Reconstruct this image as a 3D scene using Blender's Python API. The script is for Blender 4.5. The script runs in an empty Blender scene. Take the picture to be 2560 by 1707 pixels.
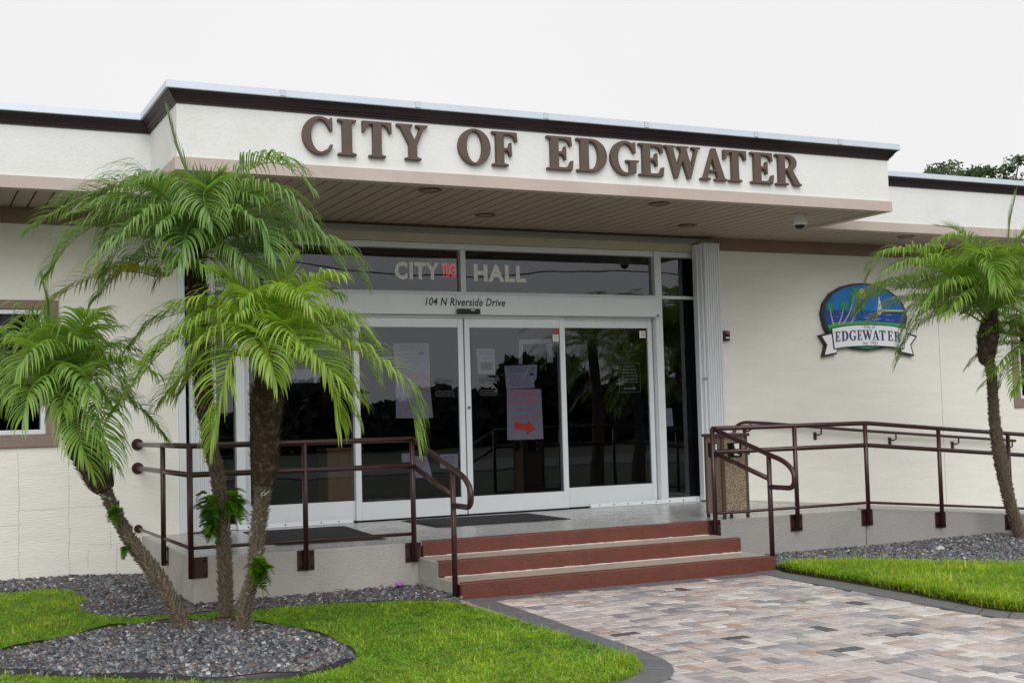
import bpy, math, random
import numpy as np
from mathutils import Vector, Matrix
from mathutils.geometry import tessellate_polygon

rnd = random.Random(7)
NR = np.random.default_rng(11)
SC = bpy.context.scene
COL = SC.collection
R = math.radians

# ---------------------------------------------------------------- camera
cam_d = bpy.data.cameras.new('camera')
cam = bpy.data.objects.new('camera', cam_d)
COL.objects.link(cam)
cam_d.sensor_width = 36.0
cam_d.lens = 44.9727
cam_d.clip_start = 0.1
cam_d.clip_end = 2000
_r = Vector((0.901025, -0.432931, -0.02691))
_u = Vector((-0.001505, -0.065159, 0.997874))
_f = Vector((0.433764, 0.899069, 0.059361))
CAMLOC = (-4.259, -13.5499, 1.524)
cam.matrix_world = Matrix(((_r.x, _u.x, -_f.x, CAMLOC[0]), (_r.y, _u.y, -_f.y, CAMLOC[1]), (_r.z, _u.z, -_f.z, CAMLOC[2]), (0, 0, 0, 1)))
SC.camera = cam

# ---------------------------------------------------------------- overcast sky
SUN_EL, SUN_AZ = R(38), R(203)
world = bpy.data.worlds.new('World')
SC.world = world
world.use_nodes = True
nt = world.node_tree
nt.nodes.clear()
wo = nt.nodes.new('ShaderNodeOutputWorld')
bg = nt.nodes.new('ShaderNodeBackground')
sky = nt.nodes.new('ShaderNodeTexSky')
sky.sky_type = 'NISHITA'
sky.sun_disc = False
sky.sun_elevation = SUN_EL
sky.sun_rotation = SUN_AZ
hs = nt.nodes.new('ShaderNodeHueSaturation')
hs.inputs['Saturation'].default_value = 0.12
mixw = nt.nodes.new('ShaderNodeMix')
mixw.data_type = 'RGBA'
mixw.inputs[0].default_value = 0.92
tcw = nt.nodes.new('ShaderNodeTexCoord')
now = nt.nodes.new('ShaderNodeTexNoise')
now.inputs['Scale'].default_value = 1.3
now.inputs['Detail'].default_value = 4
crw = nt.nodes.new('ShaderNodeValToRGB')
crw.color_ramp.elements[0].position = 0.3
crw.color_ramp.elements[0].color = (7.65, 7.65, 7.75, 1)
crw.color_ramp.elements[1].position = 0.7
crw.color_ramp.elements[1].color = (8.5, 8.45, 8.45, 1)
nt.links.new(tcw.outputs['Generated'], now.inputs['Vector'])
nt.links.new(now.outputs['Fac'], crw.inputs['Fac'])
nt.links.new(sky.outputs['Color'], hs.inputs['Color'])
nt.links.new(hs.outputs['Color'], mixw.inputs[6])
nt.links.new(crw.outputs['Color'], mixw.inputs[7])
nt.links.new(mixw.outputs[2], bg.inputs['Color'])
nt.links.new(bg.outputs['Background'], wo.inputs['Surface'])
bg.inputs['Strength'].default_value = 0.089

sun_d = bpy.data.lights.new('sun', 'SUN')
sun_d.energy = 1.5
sun_d.angle = R(50)
sun_d.color = (1.0, 0.995, 0.98)
sun = bpy.data.objects.new('sun', sun_d)
COL.objects.link(sun)
sd = Vector((math.cos(SUN_EL) * math.sin(SUN_AZ), math.cos(SUN_EL) * math.cos(SUN_AZ), math.sin(SUN_EL)))
sun.rotation_euler = sd.to_track_quat('Z', 'Y').to_euler()
sun.location = (0, -20, 30)

SC.view_settings.view_transform = 'Standard'
SC.view_settings.look = 'None'
SC.view_settings.gamma = 1
SC.view_settings.exposure = 0.32
SC.view_settings.use_curve_mapping = False
SC.cycles.max_bounces = 8
SC.cycles.transparent_max_bounces = 16
SC.cycles.use_denoising = True

# ---------------------------------------------------------------- materials
def newmat(name):
    m = bpy.data.materials.new(name)
    m.use_nodes = True
    t = m.node_tree
    b = t.nodes['Principled BSDF']
    return m, t, b

def mat(name, col, rough=0.6, metal=0.0, var=0.0, vscale=6.0, bump=0.0, bscale=60.0, stretch=(1, 1, 1), spec=0.5,
        dirt=None, dscale=1.5, dmin=0.55, dmax=0.75, attr=None, detail=4, coat=0.0, rvar=0.0):
    """principled surface: base colour with mottling (var), fine relief (bump), optional second colour in patches (dirt)"""
    m, t, b = newmat(name)
    N, L = t.nodes, t.links
    b.inputs['Roughness'].default_value = rough
    b.inputs['Metallic'].default_value = metal
    b.inputs['Specular IOR Level'].default_value = spec
    b.inputs['Coat Weight'].default_value = coat
    b.inputs['Coat Roughness'].default_value = 0.12
    tc = N.new('ShaderNodeNewGeometry')
    src = None
    def mapped(sc):
        mp = N.new('ShaderNodeMapping')
        mp.inputs['Scale'].default_value = tuple(s * sc for s in stretch)
        L.new(tc.outputs['Position'], mp.inputs['Vector'])
        return mp.outputs['Vector']
    if attr:
        a = N.new('ShaderNodeAttribute')
        a.attribute_name = attr
        src = a.outputs['Color']
    if var > 0:
        n = N.new('ShaderNodeTexNoise')
        n.inputs['Scale'].default_value = 1
        n.inputs['Detail'].default_value = detail
        n.inputs['Roughness'].default_value = 0.65
        L.new(mapped(vscale), n.inputs['Vector'])
        cr = N.new('ShaderNodeMapRange')
        cr.inputs[1].default_value = 0.3
        cr.inputs[2].default_value = 0.7
        cr.inputs[3].default_value = 1 - var
        cr.inputs[4].default_value = 1 + var
        L.new(n.outputs['Fac'], cr.inputs[0])
        mx = N.new('ShaderNodeVectorMath')
        mx.operation = 'SCALE'
        if src is None:
            mx.inputs[0].default_value = col[:3]
        else:
            L.new(src, mx.inputs[0])
        L.new(cr.outputs[0], mx.inputs['Scale'])
        src = mx.outputs[0]
        if rvar:
            rr = N.new('ShaderNodeMapRange')
            rr.inputs[1].default_value = 0.35
            rr.inputs[2].default_value = 0.65
            rr.inputs[3].default_value = max(0.02, rough - rvar)
            rr.inputs[4].default_value = rough + rvar
            L.new(n.outputs['Fac'], rr.inputs[0])
            L.new(rr.outputs[0], b.inputs['Roughness'])
    if dirt:
        n2 = N.new('ShaderNodeTexNoise')
        n2.inputs['Scale'].default_value = 1
        n2.inputs['Detail'].default_value = 6
        n2.inputs['Roughness'].default_value = 0.7
        L.new(mapped(dscale), n2.inputs['Vector'])
        mr = N.new('ShaderNodeMapRange')
        mr.inputs[1].default_value = dmin
        mr.inputs[2].default_value = dmax
        L.new(n2.outputs['Fac'], mr.inputs[0])
        mm = N.new('ShaderNodeMix')
        mm.data_type = 'RGBA'
        L.new(mr.outputs[0], mm.inputs[0])
        if src is None:
            mm.inputs[6].default_value = (*col[:3], 1)
        else:
            L.new(src, mm.inputs[6])
        mm.inputs[7].default_value = (*dirt, 1)
        src = mm.outputs[2]
    if src is None:
        b.inputs['Base Color'].default_value = (*col[:3], 1)
    else:
        L.new(src, b.inputs['Base Color'])
    if bump > 0:
        n3 = N.new('ShaderNodeTexNoise')
        n3.inputs['Scale'].default_value = 1
        n3.inputs['Detail'].default_value = 5
        n3.inputs['Roughness'].default_value = 0.6
        L.new(mapped(bscale), n3.inputs['Vector'])
        bp = N.new('ShaderNodeBump')
        bp.inputs['Strength'].default_value = min(1.0, bump)
        bp.inputs['Distance'].default_value = 0.012 * max(1.0, bump)
        L.new(n3.outputs['Fac'], bp.inputs['Height'])
        L.new(bp.outputs[0], b.inputs['Normal'])
    return m

def leafmat(name, col, attr='Col', rough=0.32, trans=0.38):
    m, t, b = newmat(name)
    N, L = t.nodes, t.links
    a = N.new('ShaderNodeAttribute')
    a.attribute_name = attr
    mu = N.new('ShaderNodeVectorMath')
    mu.operation = 'MULTIPLY'
    L.new(a.outputs['Color'], mu.inputs[0])
    mu.inputs[1].default_value = col
    L.new(mu.outputs[0], b.inputs['Base Color'])
    b.inputs['Roughness'].default_value = rough
    b.inputs['Specular IOR Level'].default_value = 0.6
    tr = N.new('ShaderNodeBsdfTranslucent')
    sc = N.new('ShaderNodeVectorMath')
    sc.operation = 'MULTIPLY'
    L.new(mu.outputs[0], sc.inputs[0])
    sc.inputs[1].default_value = (1.5, 1.5, 0.7)
    L.new(sc.outputs[0], tr.inputs['Color'])
    mx = N.new('ShaderNodeMixShader')
    mx.inputs[0].default_value = trans
    L.new(b.outputs[0], mx.inputs[1])
    L.new(tr.outputs[0], mx.inputs[2])
    L.new(mx.outputs[0], N['Material Output'].inputs['Surface'])
    return m

def glassmat(name, tint=0.22, ior=2.0, wob=0.1):
    m, t, b = newmat(name)
    N, L = t.nodes, t.links
    N.remove(b)
    fr = N.new('ShaderNodeFresnel')
    fr.inputs['IOR'].default_value = ior
    gl = N.new('ShaderNodeBsdfGlossy')
    gl.inputs['Roughness'].default_value = 0.0
    gl.inputs['Color'].default_value = (0.92, 0.94, 1.0, 1)
    tp = N.new('ShaderNodeBsdfTransparent')
    tp.inputs['Color'].default_value = (tint, tint, tint * 1.08, 1)
    mx = N.new('ShaderNodeMixShader')
    gb_ = N.new('ShaderNodeNewGeometry')
    inv = N.new('ShaderNodeMath')
    inv.operation = 'SUBTRACT'
    inv.inputs[0].default_value = 1.0
    L.new(gb_.outputs['Backfacing'], inv.inputs[1])
    mul = N.new('ShaderNodeMath')
    mul.operation = 'MULTIPLY'
    L.new(fr.outputs[0], mul.inputs[0])
    L.new(inv.outputs[0], mul.inputs[1])
    L.new(mul.outputs[0], mx.inputs[0])
    L.new(tp.outputs[0], mx.inputs[1])
    L.new(gl.outputs[0], mx.inputs[2])
    L.new(mx.outputs[0], N['Material Output'].inputs['Surface'])
    tc = N.new('ShaderNodeNewGeometry')
    n = N.new('ShaderNodeTexNoise')
    n.inputs['Scale'].default_value = 1.4
    n.inputs['Detail'].default_value = 1
    L.new(tc.outputs['Position'], n.inputs['Vector'])
    bp = N.new('ShaderNodeBump')
    bp.inputs['Strength'].default_value = wob
    bp.inputs['Distance'].default_value = 0.02
    L.new(n.outputs['Fac'], bp.inputs['Height'])
    L.new(bp.outputs[0], gl.inputs['Normal'])
    return m

def emit(name, col, s):
    m, t, b = newmat(name)
    b.inputs['Base Color'].default_value = (*col, 1)
    b.inputs['Emission Color'].default_value = (*col, 1)
    b.inputs['Emission Strength'].default_value = s
    return m

M = {}
M['stucco'] = mat('cream_stucco', (0.80, 0.80, 0.785), 0.75, var=0.035, vscale=1.6, bump=0.35, bscale=42, dirt=(0.71, 0.70, 0.67), dscale=0.9, dmin=0.56, dmax=0.85)
M['brushed'] = mat('brushed_stucco', (0.84, 0.82, 0.755), 0.72, var=0.04, vscale=1.2, bump=0.7, bscale=12, stretch=(1, 1, 7), dirt=(0.77, 0.75, 0.69), dscale=0.5, dmin=0.55, dmax=0.85)
M['frieze'] = mat('brown_painted_frieze', (0.27, 0.175, 0.14), 0.7, var=0.06, vscale=3, bump=0.2, bscale=60)
M['surround'] = mat('taupe_window_surround', (0.25, 0.18, 0.15), 0.75, var=0.06, vscale=3, bump=0.3, bscale=60)
M['tan'] = mat('tan_painted_band', (0.53, 0.435, 0.385), 0.7, var=0.06, vscale=2.0, bump=0.2, bscale=50, dirt=(0.56, 0.48, 0.44), dscale=1.1, dmin=0.5, dmax=0.7)
M['crown'] = mat('dark_brown_crown_paint', (0.026, 0.012, 0.016), 0.5, var=0.1, vscale=4)
M['flash'] = mat('pale_metal_flashing', (0.60, 0.66, 0.74), 0.42, metal=0.25, var=0.03, vscale=2)
M['soffit'] = mat('brown_soffit_paint', (0.42, 0.325, 0.255), 0.55, var=0.05, vscale=2)
M['soffit_gap'] = mat('soffit_groove', (0.03, 0.022, 0.018), 0.8)
M['alu'] = mat('white_aluminium', (0.72, 0.75, 0.78), 0.38, metal=0.15, var=0.025, vscale=3)
M['alu_dark'] = mat('grey_aluminium', (0.33, 0.34, 0.34), 0.45, metal=0.3, var=0.04, vscale=5)
M['beige'] = mat('beige_header_paint', (0.54, 0.49, 0.37), 0.7, var=0.05, vscale=2, bump=0.2)
M['rubber'] = mat('black_seal', (0.012, 0.012, 0.013), 0.6)
M['glass'] = glassmat('door_glass', 0.7, 1.85, 0.06)
M['glass2'] = glassmat('window_glass', 0.1, 1.45, 0.04)
M['rail'] = mat('maroon_rail_paint', (0.040, 0.012, 0.011), 0.34, var=0.12, vscale=9, coat=0.12)
M['bolt'] = mat('dark_bolt', (0.03, 0.02, 0.02), 0.4, metal=0.7)
M['riser'] = mat('brick_red_step_paint', (0.135, 0.034, 0.021), 0.5, var=0.14, vscale=14, bump=0.6, bscale=60, dirt=(0.09, 0.026, 0.017), dscale=4, dmin=0.5, dmax=0.75, coat=0.1)
M['tread'] = mat('beige_step_tread', (0.44, 0.385, 0.32), 0.4, var=0.08, vscale=6, bump=0.25, bscale=80, dirt=(0.35, 0.31, 0.27), dscale=2, coat=0.15)
M['caulk'] = mat('pale_caulk', (0.60, 0.56, 0.50), 0.7, var=0.1, vscale=20)
M['deck'] = mat('wet_concrete_deck', (0.40, 0.39, 0.37), 0.2, var=0.05, vscale=5, bump=0.12, bscale=120, dirt=(0.335, 0.322, 0.305), dscale=1.2, dmin=0.45, dmax=0.7, rvar=0.1, spec=0.6)
M['deckside'] = mat('grey_deck_stucco', (0.50, 0.475, 0.44), 0.75, var=0.05, vscale=2, bump=0.95, bscale=45, dirt=(0.36, 0.33, 0.30), dscale=1.3, dmin=0.5, dmax=0.8)
M['ramp'] = mat('ramp_concrete', (0.47, 0.46, 0.44), 0.5, var=0.06, vscale=3, bump=0.1, bscale=90)
M['rampside'] = mat('grey_ramp_stucco', (0.34, 0.325, 0.31), 0.78, var=0.06, vscale=2, bump=0.9, bscale=45, dirt=(0.24, 0.23, 0.215), dscale=1.0, dmin=0.5, dmax=0.8)
M['mat'] = mat('charcoal_carpet', (0.022, 0.022, 0.026), 0.9, var=0.2, vscale=60, bump=0.5, bscale=200)
M['letter'] = mat('bronze_letter_paint', (0.105, 0.072, 0.055), 0.6, var=0.06, vscale=8)
M['soil'] = mat('dark_soil', (0.05, 0.036, 0.024), 0.95, var=0.3, vscale=12, bump=0.9, bscale=30)
M['turf'] = mat('turf_thatch', (0.12, 0.17, 0.03), 0.95, var=0.35, vscale=5, bump=0.9, bscale=40)
M['ground'] = mat('far_ground', (0.045, 0.06, 0.025), 0.95, var=0.3, vscale=0.4)
M['gravelbed'] = mat('gravel_bed', (0.035, 0.035, 0.038), 0.9, var=0.4, vscale=60, bump=1.0, bscale=70)
M['stone'] = mat('gravel_stone', (0.2, 0.2, 0.2), 0.42, attr='Col', var=0.15, vscale=90)
M['grass'] = leafmat('grass_blade', (1, 1, 1), rough=0.45, trans=0.5)
M['sand'] = mat('paver_joint_sand', (0.055, 0.045, 0.04), 0.95, var=0.2, vscale=30)
M['edge_conc'] = mat('concrete_edge', (0.36, 0.31, 0.26), 0.8, var=0.15, vscale=8, bump=0.7, bscale=60, dirt=(0.2, 0.16, 0.12), dscale=5)
M['edging'] = mat('black_plastic_edging', (0.012, 0.012, 0.013), 0.4)
PAV = []
for i, c in enumerate([(0.60, 0.55, 0.53), (0.58, 0.495, 0.455), (0.40, 0.38, 0.395), (0.74, 0.69, 0.65), (0.49, 0.375, 0.33), (0.31, 0.29, 0.305), (0.10, 0.09, 0.10), (0.59, 0.52, 0.495)]):
    PAV.append(mat('paver_blend', c, 0.32, var=0.2, vscale=14, bump=0.4, bscale=130, dirt=tuple(x * 0.72 for x in c), dscale=7, dmin=0.45, dmax=0.7, spec=0.5, rvar=0.1))
M['border'] = mat('charcoal_border_paver', (0.15, 0.15, 0.165), 0.42, var=0.14, vscale=30, bump=0.4, bscale=140, dirt=(0.2, 0.2, 0.21), dscale=60, dmin=0.55, dmax=0.65, rvar=0.1)
M['trunk'] = mat('palm_trunk', (0.075, 0.055, 0.04), 0.9, var=0.3, vscale=30, bump=0.8, bscale=60)
M['leafbase'] = mat('tan_leaf_base', (0.135, 0.105, 0.072), 0.9, var=0.4, vscale=45, dirt=(0.07, 0.052, 0.036), dscale=20, dmin=0.5, dmax=0.65)
M['leafbase_lichen'] = mat('lichen_leaf_base', (0.135, 0.106, 0.074), 0.9, var=0.4, vscale=45, dirt=(0.33, 0.40, 0.35), dscale=9, dmin=0.62, dmax=0.66)
M['trunk_lichen'] = mat('lichen_palm_trunk', (0.07, 0.052, 0.038), 0.9, var=0.3, vscale=30, bump=0.8, bscale=60, dirt=(0.30, 0.36, 0.31), dscale=14, dmin=0.6, dmax=0.66)
M['boot'] = mat('fibrous_palm_boot', (0.05, 0.03, 0.019), 0.95, var=0.5, vscale=40, bump=1.0, bscale=60, dirt=(0.20, 0.135, 0.085), dscale=22, dmin=0.5, dmax=0.66)
M['rachis'] = mat('frond_rachis', (0.15, 0.17, 0.05), 0.5, var=0.15, vscale=9)
M['leaf1'] = leafmat('deep_green_leaflet', (0.165, 0.295, 0.088))
M['leaf2'] = leafmat('bright_green_leaflet', (0.24, 0.385, 0.064))
M['leaf3'] = leafmat('mid_green_leaflet', (0.185, 0.325, 0.07))
M['leaf4'] = leafmat('fresh_green_leaflet', (0.20, 0.345, 0.064))
M['fern'] = leafmat('fern_leaf', (0.12, 0.26, 0.022))
M['treeleaf'] = leafmat('tree_leaf', (0.085, 0.125, 0.06))
M['shoreleaf'] = leafmat('shoreline_leaf', (0.022, 0.032, 0.018), rough=0.7)
M['bark'] = mat('tree_bark', (0.09, 0.07, 0.055), 0.9, var=0.3, vscale=5)
M['paper'] = mat('white_paper', (0.47, 0.475, 0.48), 0.8, var=0.03, vscale=4)
M['ink'] = mat('grey_ink', (0.20, 0.20, 0.24), 0.8)
M['redink'] = mat('red_ink', (0.50, 0.10, 0.10), 0.8)
M['arrowred'] = mat('red_arrow_ink', (0.5, 0.045, 0.03), 0.8)
M['frost'] = mat('frosted_white_vinyl', (0.92, 0.92, 0.92), 0.6)
M['decal'] = mat('grey_vinyl_decal', (0.05, 0.05, 0.056), 0.6)
M['black'] = mat('black_plastic', (0.01, 0.01, 0.011), 0.35)
M['inkblack'] = mat('black_vinyl', (0.015, 0.015, 0.017), 0.6)
M['white'] = mat('white_plastic', (0.75, 0.75, 0.72), 0.35)
M['agg'] = mat('exposed_aggregate', (0.33, 0.26, 0.18), 0.8, var=0.6, vscale=75, bump=1.0, bscale=90, dirt=(0.12, 0.085, 0.055), dscale=95, dmin=0.5, dmax=0.56, detail=1)
M['binframe'] = mat('brown_bin_frame', (0.085, 0.05, 0.04), 0.45, var=0.08, vscale=6)
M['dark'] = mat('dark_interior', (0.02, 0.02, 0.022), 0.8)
M['floor_in'] = mat('interior_carpet', (0.045, 0.042, 0.042), 0.85, var=0.1, vscale=10)
M['wood'] = mat('brown_wood_panel', (0.50, 0.29, 0.11), 0.5, var=0.15, vscale=3, stretch=(6, 6, 1))
M['bronze'] = mat('bronze_light_trim', (0.10, 0.066, 0.04), 0.4, metal=0.5)
M['lens'] = mat('amber_lens', (0.30, 0.22, 0.10), 0.35)
M['exit'] = emit('lit_red_exit', (0.9, 0.02, 0.03), 0.55)
M['ledred'] = emit('red_led_strip', (0.5, 0.03, 0.03), 0.15)
M['s_black'] = mat('sign_black_edge', (0.012, 0.012, 0.014), 0.35)
M['s_sky'] = mat('sign_sky_blue', (0.008, 0.17, 0.50), 0.6, var=0.2, vscale=3)
M['s_sea'] = mat('sign_sea_blue', (0.008, 0.06, 0.30), 0.6, var=0.25, vscale=2, stretch=(1, 1, 18))
M['s_green'] = mat('sign_green', (0.05, 0.38, 0.10), 0.6, var=0.1, vscale=10)
M['s_leaf'] = mat('sign_leaf_green', (0.03, 0.30, 0.12), 0.4, var=0.3, vscale=30)
M['s_trunk'] = mat('sign_trunk', (0.55, 0.45, 0.42), 0.4)
M['s_sun'] = mat('sign_sun', (0.85, 0.56, 0.06), 0.35, var=0.1, vscale=20)
M['s_sand'] = mat('sign_sand', (0.62, 0.62, 0.08), 0.35)
M['s_white'] = mat('sign_white', (0.86, 0.86, 0.89), 0.35)
M['s_red'] = mat('sign_red', (0.5, 0.02, 0.03), 0.35)
M['s_navy'] = mat('sign_navy', (0.03, 0.035, 0.16), 0.4)
M['purple'] = mat('purple_lamp_cap', (0.42, 0.16, 0.6), 0.3)
M['woodchip'] = mat('wood_chip', (0.16, 0.07, 0.045), 0.9, var=0.3, vscale=20)
M['leafdead'] = mat('fallen_leaf', (0.32, 0.13, 0.05), 0.7, var=0.2, vscale=30)
M['wire'] = mat('black_cable', (0.01, 0.01, 0.01), 0.7)
M['asphalt'] = mat('asphalt', (0.05, 0.05, 0.052), 0.5, var=0.2, vscale=20)

# ---------------------------------------------------------------- mesh helpers
class MB:
    def __init__(s):
        s.v = []
        s.f = []
    def add(s, vs, fs):
        n = len(s.v)
        s.v += [tuple(p) for p in vs]
        s.f += [tuple(i + n for i in f) for f in fs]
        return s
    def box(s, x0, x1, y0, y1, z0, z1):
        return s.add([(x0, y0, z0), (x1, y0, z0), (x1, y1, z0), (x0, y1, z0), (x0, y0, z1), (x1, y0, z1), (x1, y1, z1), (x0, y1, z1)],
                     [(0, 3, 2, 1), (4, 5, 6, 7), (0, 1, 5, 4), (1, 2, 6, 5), (2, 3, 7, 6), (3, 0, 4, 7)])
    def tube(s, pts, rad, n=10, cap=True):
        pts = [Vector(p) for p in pts]
        k = len(pts)
        rads = rad if isinstance(rad, (list, tuple)) else [rad] * k
        vs = []
        fs = []
        ref = None
        for i, p in enumerate(pts):
            t = (pts[min(i + 1, k - 1)] - pts[max(i - 1, 0)]).normalized()
            if ref is None:
                ref = Vector((0, 0, 1)) if abs(t.z) < 0.9 else Vector((1, 0, 0))
            a = ref - t * ref.dot(t)
            if a.length < 1e-4:
                a = Vector((1, 0, 0)) - t * t.x
            a.normalize()
            ref = a
            b = t.cross(a)
            for j in range(n):
                an = 2 * math.pi * j / n
                vs.append(p + (a * math.cos(an) + b * math.sin(an)) * rads[i])
        for i in range(k - 1):
            for j in range(n):
                fs.append((i * n + j, i * n + (j + 1) % n, (i + 1) * n + (j + 1) % n, (i + 1) * n + j))
        if cap:
            fs.append(tuple(range(n - 1, -1, -1)))
            fs.append(tuple((k - 1) * n + j for j in range(n)))
        return s.add(vs, fs)
    def cyl(s, p0, p1, r, n=16):
        return s.tube([p0, p1], r, n)
    def prism_xz(s, poly, y0, y1):
        """poly in (x, z), from y0 (front) to y1 (back)"""
        n = len(poly)
        area = sum(poly[i][0] * poly[(i + 1) % n][1] - poly[(i + 1) % n][0] * poly[i][1] for i in range(n))
        if area < 0:
            poly = poly[::-1]
        vs = [(x, y0, z) for x, z in poly] + [(x, y1, z) for x, z in poly]
        fs = [tuple(t) for t in tessellate_polygon([[Vector((x, z, 0)) for x, z in poly]])]
        ff = []
        for t in fs:
            a, b, c = (poly[i] for i in t)
            cr = (b[0] - a[0]) * (c[1] - a[1]) - (b[1] - a[1]) * (c[0] - a[0])
            ff.append(t if cr > 0 else t[::-1])
        fs = ff + [tuple(i + n for i in t[::-1]) for t in ff] + [(i, i + n, (i + 1) % n + n, (i + 1) % n) for i in range(n)]
        return s.add(vs, fs)
    def prism_xy(s, poly, z0, z1):
        n = len(poly)
        area = sum(poly[i][0] * poly[(i + 1) % n][1] - poly[(i + 1) % n][0] * poly[i][1] for i in range(n))
        if area < 0:
            poly = poly[::-1]
        vs = [(x, y, z1) for x, y in poly] + [(x, y, z0) for x, y in poly]
        ff = []
        for t in tessellate_polygon([[Vector((x, y, 0)) for x, y in poly]]):
            a, b, c = (poly[i] for i in t)
            cr = (b[0] - a[0]) * (c[1] - a[1]) - (b[1] - a[1]) * (c[0] - a[0])
            ff.append(tuple(t) if cr > 0 else tuple(t[::-1]))
        fs = ff + [tuple(i + n for i in t[::-1]) for t in ff] + [(i, i + n, (i + 1) % n + n, (i + 1) % n) for i in range(n)]
        return s.add(vs, fs)
    def sphere(s, c, r, nu=12, nv=8, zs=1.0, half=False):
        vs = []
        fs = []
        v0 = 0
        vmax = nv
        for i in range(nv + 1):
            th = math.pi * i / nv * (0.5 if half else 1.0)
            if half:
                th = math.pi - th
            for j in range(nu):
                a = 2 * math.pi * j / nu
                vs.append((c[0] + r * math.sin(th) * math.cos(a), c[1] + r * math.sin(th) * math.sin(a), c[2] + zs * r * math.cos(th)))
        for i in range(nv):
            for j in range(nu):
                q = (i * nu + j, i * nu + (j + 1) % nu, (i + 1) * nu + (j + 1) % nu, (i + 1) * nu + j)
                fs.append(q if half else q[::-1])
        return s.add(vs, fs)

def rootloc(p):
    while p is not None and p.parent is not None:
        p = p.parent
    return Vector(p.location) if p is not None else Vector((0, 0, 0))

def link(name, me, parent=None, m=None, bevel=0.0, smooth=False):
    o = bpy.data.objects.new(name, me)
    COL.objects.link(o)
    if m is not None and len(me.materials) == 0:
        me.materials.append(m)
    if parent is not None:
        o.parent = parent
    if bevel > 0:
        b = o.modifiers.new('bevel', 'BEVEL')
        b.width = bevel
        b.segments = 2
        b.limit_method = 'ANGLE'
    if smooth:
        me.polygons.foreach_set('use_smooth', [True] * len(me.polygons))
    return o

def build(name, mb, m, parent=None, bevel=0.0, smooth=False):
    L = rootloc(parent)
    me = bpy.data.meshes.new(name)
    me.from_pydata([(x - L.x, y - L.y, z - L.z) for x, y, z in mb.v], [], mb.f)
    me.update()
    return link(name, me, parent, m, bevel, smooth)

def thing(name, label, cat, loc, group=None, kind=None):
    o = bpy.data.objects.new(name, None)
    o.empty_display_size = 0.2
    COL.objects.link(o)
    o.location = loc
    tag(o, label, cat, group, kind)
    return o

def tag(o, label=None, cat=None, group=None, kind=None):
    if label: o['label'] = label
    if cat: o['category'] = cat
    if group: o['group'] = group
    if kind: o['kind'] = kind
    return o

def solo(name, mb, m, label, cat, group=None, bevel=0.0, smooth=False):
    """a thing that is one mesh, origin at its own centre base"""
    a = np.array(mb.v)
    c = (a.min(0) + a.max(0)) / 2
    c[2] = a[:, 2].min()
    me = bpy.data.meshes.new(name)
    me.from_pydata([tuple(p) for p in a - c], [], mb.f)
    me.update()
    o = link(name, me, None, m, bevel, smooth)
    o.location = tuple(c)
    return tag(o, label, cat, group)

def npmesh(name, verts, faces_list, m, col=None, parent=None, smooth=False):
    """verts (n,3) array; faces_list = list of int arrays (k, nside); col (n,3) vertex colours"""
    me = bpy.data.meshes.new(name)
    me.vertices.add(len(verts))
    me.vertices.foreach_set('co', np.ascontiguousarray(verts, dtype=np.float32).ravel())
    loops = np.concatenate([f.ravel() for f in faces_list]).astype(np.int32)
    sizes = np.concatenate([np.full(len(f), f.shape[1]) for f in faces_list]).astype(np.int32)
    starts = np.concatenate([[0], np.cumsum(sizes)[:-1]]).astype(np.int32)
    me.loops.add(len(loops))
    me.loops.foreach_set('vertex_index', loops)
    me.polygons.add(len(sizes))
    me.polygons.foreach_set('loop_start', starts)
    if smooth:
        me.polygons.foreach_set('use_smooth', np.ones(len(sizes), dtype=bool))
    me.update(calc_edges=True)
    if col is not None:
        ca = me.color_attributes.new('Col', 'FLOAT_COLOR', 'POINT')
        rgba = np.ones((len(verts), 4), dtype=np.float32)
        rgba[:, :3] = col
        ca.data.foreach_set('color', rgba.ravel())
    me.materials.append(m)
    o = bpy.data.objects.new(name, me)
    COL.objects.link(o)
    if parent is not None:
        o.parent = parent
    return o

def in_poly(P, poly):
    x, y = P[:, 0], P[:, 1]
    ins = np.zeros(len(P), bool)
    n = len(poly)
    for i in range(n):
        x1, y1 = poly[i]
        x2, y2 = poly[(i + 1) % n]
        c = ((y1 > y) != (y2 > y))
        if y2 != y1:
            ins ^= c & (x < (x2 - x1) * (y - y1) / (y2 - y1) + x1)
    return ins

def curve_mesh(cu, name):
    o = bpy.data.objects.new('tmp_curve', cu)
    COL.objects.link(o)
    dg = bpy.context.evaluated_depsgraph_get()
    dg.update()
    me = bpy.data.meshes.new_from_object(o.evaluated_get(dg))
    me.name = name
    bpy.data.objects.remove(o)
    bpy.data.curves.remove(cu)
    return me

def text_geo(body, extrude=0.001, offset=0.0, shear=0.0, spacing=1.0):
    """lettering in the built-in face as (verts in (x, z, depth), faces), unit size"""
    cu = bpy.data.curves.new('tmp_text', 'FONT')
    cu.body = body
    cu.size = 1.0
    cu.extrude = extrude
    cu.offset = offset
    cu.shear = shear
    cu.resolution_u = 3
    cu.space_character = spacing
    me = curve_mesh(cu, 'tmp')
    v = np.array([p.co[:] for p in me.vertices])
    f = [tuple(p.vertices) for p in me.polygons]
    bpy.data.meshes.remove(me)
    return v, f

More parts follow.
